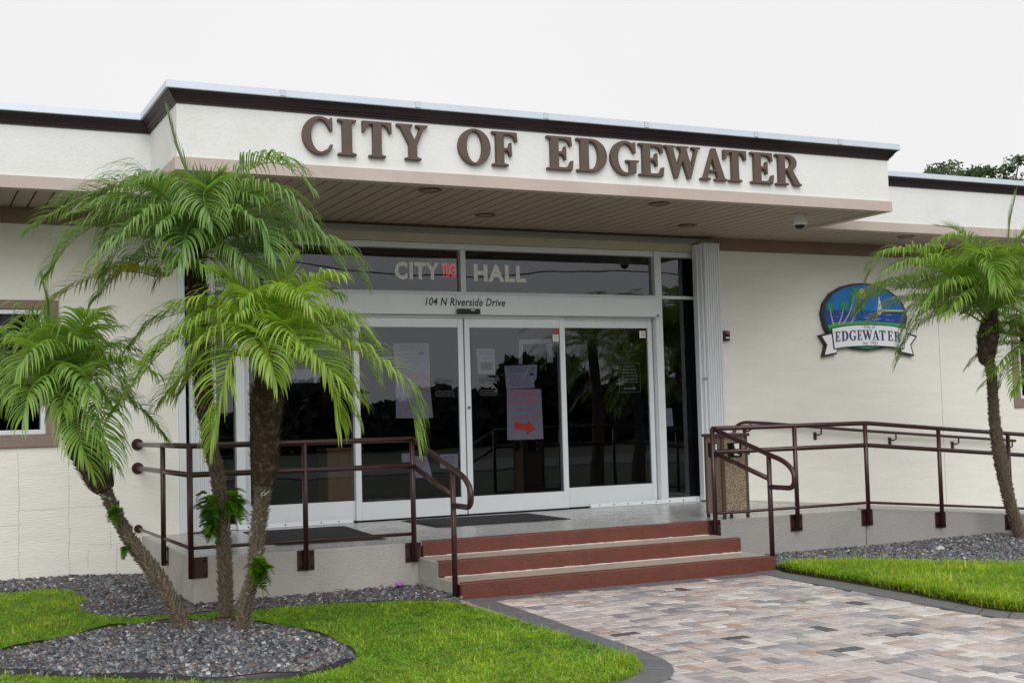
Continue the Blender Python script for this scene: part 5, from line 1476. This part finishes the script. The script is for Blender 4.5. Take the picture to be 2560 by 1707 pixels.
def palm(key, label, lm, tm, fill, Lmax, seed, lo_el=-.1, fl=(.85, 1.15), extra_group='palms around the entrance'):
    dt = PALMS[key]
    g = np.random.default_rng(seed)
    tr_ = [np.array(p[:3]) for p in dt['trunk']]
    bt = [np.array(p[:3]) for p in dt['boot']]
    loc = (tr_[0][0], tr_[0][1], 0.0)
    root = thing('pygmy_palm', label, 'palm tree', loc, extra_group)
    def resamp(pts, rr, n):
        S = catmull(pts, n)
        r = np.interp(np.linspace(0, 1, n), np.linspace(0, 1, len(rr)), rr)
        return S, r
    S, r = resamp(tr_, [p[3] for p in dt['trunk']], 40)
    mb = MB().tube([tuple(p) for p in S], [x * (1 + g.uniform(-.06, .06)) * .74 for x in r], 14)
    build('trunk', mb, tm, root, smooth=True)
    Lt = np.linalg.norm(np.diff(S, axis=0), axis=1).sum()
    v, f = spikes(S, r * .74, int(Lt * 640), .026, g, upf=.8, flat=.5)
    o = npmesh('leaf_base', v - np.array(loc), [f], M['leafbase_lichen'] if tm is M['trunk_lichen'] else M['leafbase'], None, root)
    o['kind'] = 'stuff'
    S2, r2 = resamp(bt, [p[3] for p in dt['boot']], 26)
    mb = MB().tube([tuple(p) for p in S2], [x * (1 + g.uniform(-.07, .07)) * .90 for x in r2], 16)
    build('fibrous_crown_base', mb, M['boot'], root, smooth=True)
    Lb = np.linalg.norm(np.diff(S2, axis=0), axis=1).sum()
    v, f = spikes(S2, r2 * .90, int(Lb * 1000), .036, g, upf=1.5, flat=.24)
    o = npmesh('crown_fibre', v - np.array(loc), [f], M['boot'], None, root)
    o['kind'] = 'stuff'
    for i, c in enumerate(dt['fronds']):
        P = np.array(c)
        hd = np.hypot(P[-1][0] - P[0][0], P[-1][1] - P[0][1])
        sp = (P[-1][2] - P[0][2]) > 1.4 * hd and P[-1][2] > P[0][2] + .3
        add_frond(root, c, Lmax * (1.0 if not sp else .8), lm, g, spear=sp, old=(key == 'p1' and i == 9))
    h = bt[-1] * .65 + bt[-2] * .35
    for k in range(fill):
        az = k * 2.39996 + g.uniform(-.3, .3)
        el = lo_el + (1.30 - lo_el) * ((k + .5) / fill) ** .8
        L = g.uniform(*fl) * (1.0 if el < 1.1 else .8)
        add_frond(root, rand_frond(h, az, el, L, g, .26), Lmax * .92, lm, g, spear=el > 1.22, droop=1.1)
    return root
palm('p1', 'tallest palm with deep green fronds under the canopy, its trunk behind the railing', M['leaf1'], M['trunk'], 16, .42, 21, fl=(.8, 1.05))
palm('p2', 'bright green palm with thick brown crown base in front of the left glass doors', M['leaf2'], M['trunk_lichen'], 13, .38, 22, fl=(.75, 1.0))
palm('p3', 'palm with a strongly leaning trunk in front of the left window', M['leaf3'], M['trunk_lichen'], 13, .36, 23, fl=(.65, .9))
palm('p4', 'curved trunk palm in the gravel before the ramp, fronds hanging over the oval seal', M['leaf4'], M['trunk'], 17, .42, 24, fl=(.85, 1.15))
palm('p5', 'palm at the right picture edge with only its leaf tips showing', M['leaf4'], M['trunk'], 10, .28, 25, fl=(.8, 1.0))

# ferns growing on the trunks
def fern(c, r, label, seed, n=26, sx=0):
    g = np.random.default_rng(seed)
    root = thing('fern', label, 'fern', c, 'ferns growing on palm trunks')
    for b in range(3):
        V, F, Cc = [], [], []
        base = 0
        for k in range(n // 3):
            d = norm(g.normal(0, 1, 3) * np.array([.8, .8, .9]) + np.array([sx * .9, -.55 + .0, -.05]))
            L = r * g.uniform(.7, 1.35)
            st = np.array(c) + g.normal(0, r * .35, 3) * np.array([.5, .5, 1.3])
            sd_ = norm(np.cross(d, np.array([0.1, .2, 1.0])))
            nn = np.cross(sd_, d)
            m = 9
            sh = g.uniform(.6, 1.3)
            for i in range(m):
                s = (i + .7) / m
                p = st + d * L * s + np.array([0, 0, -1]) * L * .45 * s * s
                l = L * .46 * (1 - .75 * s) + .008
                for sg in (-1, 1):
                    e = p + sd_ * sg * l + d * l * .5 + nn * l * .2
                    wv = d * L * .075
                    V += [p - wv, p + wv, (p + e) / 2 + wv * 1.2, e, (p + e) / 2 - wv * 1.2]
                    F.append([base, base + 1, base + 2, base + 3, base + 4])
                    sc_ = sh * g.uniform(.8, 1.2)
                    Cc += [(sc_, sc_, sc_)] * 5
                    base += 5
        npmesh('fern_frond', np.array(V) - np.array(c), [np.array(F)], M['fern'], np.array(Cc), root)
for (c, r), lb, sd_ in zip(FERNS, ['large bright fern on the left side of the tallest palm trunk', 'bright fern on the right side of the tallest palm trunk', 'hanging lower fern on the left side of the tallest palm trunk', 'small round fern low on the middle palm trunk before the landing wall', 'tuft of green fern on the upper part of the leaning trunk', 'tiny fern sprig lower on the leaning trunk'], range(6)):
    fern(c, r, lb, 50 + sd_, 60 if r > .1 else 42, (-1, 1, -1, .4, 0, -.4)[sd_])

# background trees behind the roof
def leaf_tree(loc, crown, label, seed, nclump, nleaf, lsize, group):
    g = np.random.default_rng(seed)
    root = thing('broadleaf_tree', label, 'tree', loc, group)
    cx, cy, cz, rx, ry, rz_ = crown
    mb = MB().tube([(loc[0], loc[1], 0), (loc[0] + .1, loc[1], cz * .45), (cx, cy, cz - rz_ * .3)], [.22, .17, .09], 8)
    d = norm(g.normal(0, 1, (nclump, 3)))
    cc = np.array([cx, cy, cz]) + d * np.array([rx, ry, rz_]) * (g.random((nclump, 1)) ** .4)
    for q in cc[:26]:
        mb.tube([(cx, cy, cz - rz_ * .5), tuple((np.array([cx, cy, cz - rz_ * .3]) + q) / 2), tuple(q)], [.05, .03, .012], 5)
    build('trunk', mb, M['bark'], root)
    rad = g.uniform(.16, .34, nclump)
    i = g.integers(0, nclump, nleaf)
    p = cc[i] + norm(g.normal(0, 1, (nleaf, 3))) * (rad[i] * g.random(nleaf) ** .5)[:, None] * np.array([1.2, 1.2, .8])
    a = norm(g.normal(0, 1, (nleaf, 3)))
    b = norm(np.cross(a, g.normal(0, 1, (nleaf, 3))))
    sz = lsize * g.uniform(.6, 1.3, nleaf)[:, None]
    v = np.stack([p - a * sz, p + b * sz * .45, p + a * sz, p - b * sz * .45], 1).reshape(-1, 3)
    f = np.arange(nleaf * 4).reshape(-1, 4)
    c = (g.uniform(.6, 1.4, nclump)[i] * g.uniform(.75, 1.3, nleaf))[:, None, None] * np.ones((1, 4, 3))
    npmesh('crown', v - np.array(loc), [f], M['treeleaf'], c.reshape(-1, 3), root)
leaf_tree((20.9, 11.8, 0), (21.0, 11.75, 6.95, 1.0, .9, 1.1), 'dark bushy treetop showing left of the others above the right roof edge', 61, 75, 10000, .065, 'treetops behind the roof')
leaf_tree((22.4, 11.0, 0), (22.25, 11.0, 6.75, 1.35, 1.2, 1.25), 'loose airy treetop above the far right roof edge', 62, 70, 7000, .065, 'treetops behind the roof')

# across the street, seen as reflections in the glass
def reflected_palm(loc, hgt, seed, label):
    g = np.random.default_rng(seed)
    root = thing('street_palm', label, 'palm tree', loc, 'palms across the path, mirrored in the doors')
    x, y, z = loc
    build('trunk', MB().tube([(x, y, 0), (x + .1, y, hgt * .5), (x, y, hgt)], [.16, .12, .1], 10), M['trunk'], root)
    for k in range(30):
        add_frond(root, rand_frond((x, y, hgt), k * 2.39996, -.2 + 1.4 * (k / 30), g.uniform(1.4, 1.9), g, .24), .42, M['leaf1'], g, spacing=.04)
reflected_palm((8.7, -9.2, 0), 3.0, 71, 'palm mirrored dark in the right glass panel')
reflected_palm((10.9, -11.2, 0), 2.4, 72, 'lower palm mirrored beside the taller one in the right glass panel')
g_ = np.random.default_rng(80)
nl = 46000
px = g_.uniform(-14, 70, nl)
hh = np.interp(px, [-14, 0, 8, 14, 22, 30, 70], [1.9, 2.0, 2.2, 3.2, 3.6, 4.5, 6]) * (.72 + .38 * np.sin(px * .7) * np.sin(px * .23 + 1) + .22 * np.sin(px * 2.3))
pz = g_.random(nl) ** .75 * hh
p = np.stack([px, -52 + g_.normal(0, 1.4, nl), pz], 1)
a = norm(g_.normal(0, 1, (nl, 3))); b = norm(np.cross(a, g_.normal(0, 1, (nl, 3))))
sz = g_.uniform(.2, .5, nl)[:, None]
v = np.stack([p - a * sz, p + b * sz * .5, p + a * sz, p - b * sz * .5], 1).reshape(-1, 3)
bank = npmesh('shrub_bank', v, [np.arange(nl * 4).reshape(-1, 4)], M['shoreleaf'], np.repeat(g_.uniform(.5, 1.2, nl), 4)[:, None] * np.ones((1, 3)))
tag(bank, 'dark shoreline shrubs across the street mirrored low in the glass doors', 'shrubs', kind='stuff')
for i, (z0, sag, r_, lb) in enumerate([(7.0, .5, .045, 'thick overhead cable mirrored in the transom glass'), (7.9, .3, .025, 'thin overhead cable mirrored higher in the transom glass')]):
    pts = [(x, -36, z0 + sag * math.cos(x * .13) * .6 + .25 * math.sin(x * .31)) for x in range(-30, 61, 3)]
    solo('overhead_cable', MB().tube(pts, r_, 6), M['wire'], lb, 'cable', 'overhead cables across the street')

# ---------------- grass
BARE = [(-.55, -5.05, .07), (-.82, -5.75, .05), (-1.35, -4.6, .05), (-.4, -5.7, .04), (-3.1, -2.6, .08), (-2.95, -3.2, .06), (-.35, -4.4, .04), (-1.1, -3.9, .04), (4.1, -5.6, .06), (4.9, -5.9, .07)]
def grass(name, poly, holes, zb, dens, hmin, hmax, seed, palette, box, parent, lean=.5):
    g = np.random.default_rng(seed)
    x0, x1, y0, y1 = box
    n = int((x1 - x0) * (y1 - y0) * dens)
    P = np.stack([g.uniform(x0, x1, n), g.uniform(y0, y1, n)], 1)
    P += np.stack([np.sin(P[:, 1] * 9) * .03, np.sin(P[:, 0] * 8) * .03], 1)
    ok = in_poly(P, poly)
    for h in holes: ok &= ~in_poly(P, h)
    for hx, hy, hr in BARE: ok &= (((P[:, 0] - hx) ** 2 + ((P[:, 1] - hy) * 1.2) ** 2) > (hr * (.5 + .8 * g.random(len(P)))) ** 2)
    P = P[ok]
    n = len(P)
    P = P + np.clip(g.normal(0, .014, P.shape), -.04, .04)
    fld = np.sin(P[:, 0] * 3.1 + 1.3 * np.sin(P[:, 1] * 2.3)) * np.sin(P[:, 1] * 3.7 + 1.1 * np.sin(P[:, 0] * 2.9)) + .5 * np.sin(P[:, 0] * 9.3 + P[:, 1] * 4) * np.sin(P[:, 1] * 11 - P[:, 0] * 3)
    hgt = g.uniform(hmin, hmax, n) * (1 + .22 * fld) * np.where(g.random(n) < .05, 1.7, 1.0)
    az = g.uniform(0, 2 * np.pi, n)
    ln = g.uniform(.1, lean * 1.7, n)
    d = np.stack([np.cos(az), np.sin(az), np.zeros(n)], 1)
    wv = np.stack([-np.sin(az + g.uniform(-.6, .6, n)), np.cos(az), np.zeros(n)], 1)
    w = g.uniform(.0022, .0046, n)[:, None]
    b = np.concatenate([P, np.full((n, 1), zb)], 1)
    up = np.array([0, 0, 1.0])
    m = b + up * (hgt * .6)[:, None] + d * (hgt * ln * .35)[:, None]
    t = b + up * (hgt * (1 - .28 * ln))[:, None] + d * (hgt * ln)[:, None]
    V = np.stack([b - wv * w, b + wv * w, m - wv * w * .85, m + wv * w * .85, t], 1).reshape(-1, 3)
    off = np.arange(n)[:, None] * 5
    pal = np.array(palette)
    k = g.integers(0, len(pal), n)
    dk = (np.sin(P[:, 0] * 17 + 2 * np.sin(P[:, 1] * 13)) * np.sin(P[:, 1] * 19 + 1.7 * np.sin(P[:, 0] * 15)) + g.normal(0, .5, n))
    c = pal[k] * (g.uniform(.6, 1.35, n) * np.clip(1 + .28 * dk, .45, 1.5))[:, None] * (1 + .20 * fld[:, None] * np.array([1.2, .7, .5]))
    straw = g.random(n) < .07
    c[straw] = np.array([.46, .42, .16]) * g.uniform(.6, 1.2, (straw.sum(), 1))
    C = np.repeat(np.clip(c, .004, .6), 5, axis=0)
    o = npmesh(name, V, [off + np.array([[0, 1, 3, 2]]), off + np.array([[2, 3, 4]])], M['grass'], C)
    tag(o, kind='stuff')
    return o
PAL_L = [(.22, .43, .03), (.28, .49, .036), (.33, .51, .04), (.14, .32, .028), (.40, .50, .06), (.24, .46, .03)]
PAL_R = [(.30, .50, .03), (.36, .55, .036), (.23, .43, .03), (.42, .54, .05), (.31, .51, .03)]
o = grass('grass', LAWN_L, [ISLAND], .012, 13000, .018, .042, 91, PAL_L, (-5.0, 0, -7.3, -.5), None, 1.15)
tag(o, 'short bright green lawn around the three palms left of the path', 'grass')
o = grass('grass', LAWN_R, [], .035, 14000, .035, .08, 92, PAL_R, (3.0, 7.5, -7.0, -3.4), None, 1.0)
tag(o, 'thick bright green lawn right of the path', 'grass')
o = grass('grass_tuft', [(-.62, -7.0), (-.16, -6.2), (-.19, -6.7), (-.33, -6.88), (-.5, -6.98)], [], .012, 8000, .04, .085, 93, PAL_L, (-.7, 0, -7.1, -6.0), None, .9)
tag(o, 'longer grass fringe at the curved path corner', 'grass')
FR = [(3.33, -3.66), (3.29, -4.28), (3.28, -4.78), (3.24, -5.37), (3.17, -5.92), (3.12, -6.36), (3.15, -6.56), (3.30, -6.74), (3.66, -6.87), (4.5, -6.93), (4.5, -6.90), (3.72, -6.80), (3.40, -6.66), (3.26, -6.46), (3.24, -6.3), (3.29, -5.92), (3.35, -5.37), (3.38, -4.78), (3.38, -4.28), (3.38, -3.72)]
o = grass('grass_tuft', FR, [], .012, 9000, .03, .075, 96, PAL_R + [(.12, .2, .03), (.3, .26, .1)], (3.0, 4.6, -7.0, -3.6), None, 1.1)
tag(o, 'ragged grass fringe hanging over the right path border', 'grass')
# broad leaved weeds in the lawns
def weeds(poly, holes, zb, n, seed, box, hz, label):
    g = np.random.default_rng(seed)
    P = np.stack([g.uniform(box[0], box[1], n), g.uniform(box[2], box[3], n)], 1)
    ok = in_poly(P, poly)
    for h in holes: ok &= ~in_poly(P, h)
    P = P[ok]; n = len(P)
    az = g.uniform(0, 2 * np.pi, n); s = g.uniform(.006, .013, n)[:, None]
    tilt = g.uniform(-.5, .5, n)
    u_ = np.stack([np.cos(az), np.sin(az), tilt], 1); w_ = np.stack([-np.sin(az), np.cos(az), g.uniform(-.4, .4, n)], 1)
    c = np.concatenate([P, (zb + g.uniform(.4, 1, n) * hz)[:, None]], 1)
    V = np.stack([c - u_ * s, c + w_ * s * .7, c + u_ * s, c - w_ * s * .7], 1).reshape(-1, 3)
    k = np.array([(.19, .35, .035), (.14, .28, .03), (.25, .40, .04)])[g.integers(0, 3, n)] * g.uniform(.8, 1.2, (n, 1))
    o = npmesh('clover', V, [np.arange(n * 4).reshape(-1, 4)], M['grass'], np.repeat(k, 4, axis=0))
    tag(o, label, 'weeds', kind='stuff')
weeds(LAWN_L, [ISLAND], .012, 30000, 94, (-4.5, 0, -7.2, -.5), .035, 'small round clover leaves among the left lawn grass')
weeds(LAWN_R, [], .03, 22000, 95, (3.0, 7.0, -7.0, -3.4), .06, 'small round clover leaves among the right lawn grass')

# ---------------- gravel
CUBE = np.array([(-1, -1, -1), (1, -1, -1), (1, 1, -1), (-1, 1, -1), (-1, -1, 1), (1, -1, 1), (1, 1, 1), (-1, 1, 1)], float)
CF = np.array([(0, 3, 2, 1), (4, 5, 6, 7), (0, 1, 5, 4), (1, 2, 6, 5), (2, 3, 7, 6), (3, 0, 4, 7)])
def gravel(poly, holes, zf, dens, seed, box, label, smin=.009, smax=.025, tone=1.0):
    g = np.random.default_rng(seed)
    x0, x1, y0, y1 = box
    n = int((x1 - x0) * (y1 - y0) * dens)
    P = np.stack([g.uniform(x0, x1, n), g.uniform(y0, y1, n)], 1)
    ok = in_poly(P, poly)
    for h in holes: ok &= ~in_poly(P, h)
    P = P[ok]; n = len(P)
    a = g.normal(0, 1, (n, 4)); a /= np.linalg.norm(a, axis=1, keepdims=True)
    w, x, y, z = a.T
    Rm = np.stack([np.stack([1 - 2 * (y * y + z * z), 2 * (x * y - z * w), 2 * (x * z + y * w)], 1), np.stack([2 * (x * y + z * w), 1 - 2 * (x * x + z * z), 2 * (y * z - x * w)], 1), np.stack([2 * (x * z - y * w), 2 * (y * z + x * w), 1 - 2 * (x * x + y * y)], 1)], 1)
    s = g.uniform(smin, smax, (n, 1, 1)) * g.uniform(.55, 1.0, (n, 1, 3))
    V = (CUBE[None] * g.uniform(.55, 1.0, (n, 8, 3))) * s
    V = np.einsum('nij,nkj->nki', Rm, V)
    c = np.concatenate([P, (zf(P[:, 0], P[:, 1]) + g.uniform(-.004, .012, n))[:, None]], 1)
    V = V + c[:, None, :]
    F = (np.arange(n)[:, None, None] * 8 + CF[None]).reshape(-1, 4)
    pal = np.array([(.13, .135, .155), (.07, .072, .085), (.21, .215, .24), (.035, .036, .045), (.42, .42, .43), (.17, .12, .095), (.10, .102, .12), (.30, .24, .20)])
    k = g.choice(8, n, p=[.24, .20, .18, .12, .06, .06, .11, .03])
    C = np.repeat(pal[k] * g.uniform(.75, 1.25, (n, 1)) * tone, 8, axis=0)
    o = npmesh('gravel', V.reshape(-1, 3), [F], M['stone'], C)
    return tag(o, label, 'gravel', kind='stuff')
gravel(GR_L, [], lambda x, y: .012 + .045 * np.clip((y + 1.0) / 1.0, 0, 1) * np.clip((-1.9 - x) / .8, 0, 1), 2900, 101, (-4.2, .06, -3.85, 0), 'grey gravel along the left wall and the landing foot')
gravel(ISLAND, [], lambda x, y: .03 + .02 * np.exp(-(((x + 2.6) / 1.0) ** 2 + ((y + 4.8) / .9) ** 2)), 3200, 102, (-4.2, -1.5, -6.1, -3.45), 'grey gravel island around the three palm trunks')
gravel(GR_R, [], lambda x, y: .012 + .012 * np.clip((x - 5) / 2, 0, 1), 2300, 103, (3.3, 8.5, -5.6, YF), 'grey gravel bed between the ramp and the right lawn')
# wood chips scattered over the island
g_ = np.random.default_rng(110)
mb = MB()
for k in range(230):
    for _ in range(20):
        x, y = g_.uniform(-4, -1.6), g_.uniform(-6, -3.5)
        if in_poly(np.array([[x, y]]), ISLAND)[0]: break
    az = g_.uniform(0, math.pi); l = g_.uniform(.012, .06); w_ = g_.uniform(.004, .009); z = .05 + g_.uniform(0, .012)
    u_ = np.array([math.cos(az), math.sin(az), g_.uniform(-.15, .15)]); v_ = np.array([-math.sin(az), math.cos(az), 0.1])
    c = np.array([x, y, z])
    mb.add([c - u_ * l - v_ * w_, c + u_ * l - v_ * w_, c + u_ * l * .9 + v_ * w_, c - u_ * l + v_ * w_, c + np.array([0, 0, .006])], [(0, 1, 4), (1, 2, 4), (2, 3, 4), (3, 0, 4)])
tag(build('wood_chips', mb, M['woodchip']), 'reddish brown wood chips strewn over the gravel island', 'wood chips', kind='stuff')
mb = MB()
for k in range(150):
    for _ in range(20):
        x, y = g_.uniform(-4, 0), g_.uniform(-3.6, -.1)
        if in_poly(np.array([[x, y]]), GR_L)[0]: break
    az = g_.uniform(0, math.pi); l = g_.uniform(.012, .05); w_ = g_.uniform(.005, .012); z = .045 + g_.uniform(0, .01)
    u_ = np.array([math.cos(az), math.sin(az), g_.uniform(-.15, .15)]); v_ = np.array([-math.sin(az), math.cos(az), 0.1])
    c = np.array([x, y, z])
    mb.add([c - u_ * l - v_ * w_, c + u_ * l - v_ * w_, c + u_ * l * .9 + v_ * w_, c - u_ * l + v_ * w_, c + np.array([0, 0, .006])], [(0, 1, 4), (1, 2, 4), (2, 3, 4), (3, 0, 4)])
tag(build('leaf_litter', mb, M['woodchip']), 'brown leaf litter scattered on the gravel by the landing and left wall', 'leaf litter', kind='stuff')
# plastic edging round the island
isl = [np.array(p) for p in ISLAND] + [np.array(ISLAND[0])]
pts = [(p[0], p[1], .036) for p in catmull([(*p, 0) for p in isl], 90)]
eg = MB()
N_ = len(pts)
vs = []
for i, p in enumerate(pts):
    a = Vector(pts[(i + 1) % (N_ - 1)]) - Vector(pts[i - 1 if i else N_ - 2])
    nrm = Vector((a.y, -a.x, 0)).normalized() * .007
    h_ = .05 + .010 * math.sin(i * .9)
    vs += [(p[0] - nrm.x, p[1] - nrm.y, -.02), (p[0] - nrm.x, p[1] - nrm.y, h_), (p[0], p[1], h_ + .012), (p[0] + nrm.x, p[1] + nrm.y, h_), (p[0] + nrm.x, p[1] + nrm.y, -.02)]
eg.add(vs, [(i * 5 + j, i * 5 + j + 1, (i + 1) * 5 + j + 1, (i + 1) * 5 + j) for i in range(N_ - 1) for j in range(4)])
solo('garden_edging', eg, M['edging'], 'black plastic edging strip around the gravel island', 'edging', smooth=True)
eg2 = MB().tube([(x, y, .03) for x, y in L_TOP[10:]], .012, 8)
solo('garden_edging', eg2, M['edging'], 'thin black edging between the left lawn and the landing gravel', 'edging', smooth=True)
# spot lamp with purple cap in the gravel
gl_ = thing('garden_light', 'small purple capped spotlight in the gravel below the landing wall', 'garden light', (-.19, -2.66, 0))
build('lamp_stake', MB().tube([(-.19, -2.66, .0), (-.19, -2.66, .05), (-.19, -2.66, .052)], [.026, .026, .03], 14), M['black'], gl_)
build('lamp_cap', MB().tube([(-.19, -2.66, .053), (-.19, -2.66, .062), (-.19, -2.66, .078), (-.19, -2.66, .084)], [.034, .037, .035, .024], 16), M['purple'], gl_)
# fallen leaves and pale pebbles that stand out
stub = MB().tube([(-1.905, -4.47, 1.385), (-1.885, -4.50, 1.33)], [.004, .012], 6)
build('cut_stub', stub, M['paper'], bpy.data.objects['pygmy_palm.001'])
solo('hanging_leaf', MB().add([(-2.60, -.30, .98), (-2.555, -.305, .995), (-2.535, -.30, .96), (-2.545, -.30, .925), (-2.565, -.31, .965)], [(0, 4, 1), (1, 4, 2), (2, 4, 3)]), mat('yellow_green_leaf', (.35, .36, .05), .5), 'small yellow green leaf hanging beside the leaning trunk before the left wall', 'leaf')
for (x, y, z, s, lb) in ((-2.17, -3.25, .055, .035, 'orange fallen leaf on the gravel beside the tallest trunk'),):
    solo('fallen_leaf', MB().add([(x - s, y, z), (x, y - s * .6, z + .012), (x + s, y, z + .004), (x, y + s * .6, z + .018)], [(0, 1, 2), (0, 2, 3)]), M['leafdead'], lb, 'leaf')
for (x, y, z, s, lb) in ((-2.71, -.30, .075, .035, 'large pale stone in the gravel by the left wall'), (5.55, -3.35, .05, .05, 'large pale stone in the right gravel bed near the palm')):
    st = MB().sphere((x, y, z - .012), s, 9, 6, .6)
    st.v = [(p[0] + rnd.uniform(-.006, .006), p[1] + rnd.uniform(-.006, .006), p[2] + rnd.uniform(-.004, .004)) for p in st.v]
    solo('pale_stone', st, mat('pale_stone', (.55, .52, .48), .7, var=.1, vscale=30), lb, 'stone', 'pale stones in the gravel')
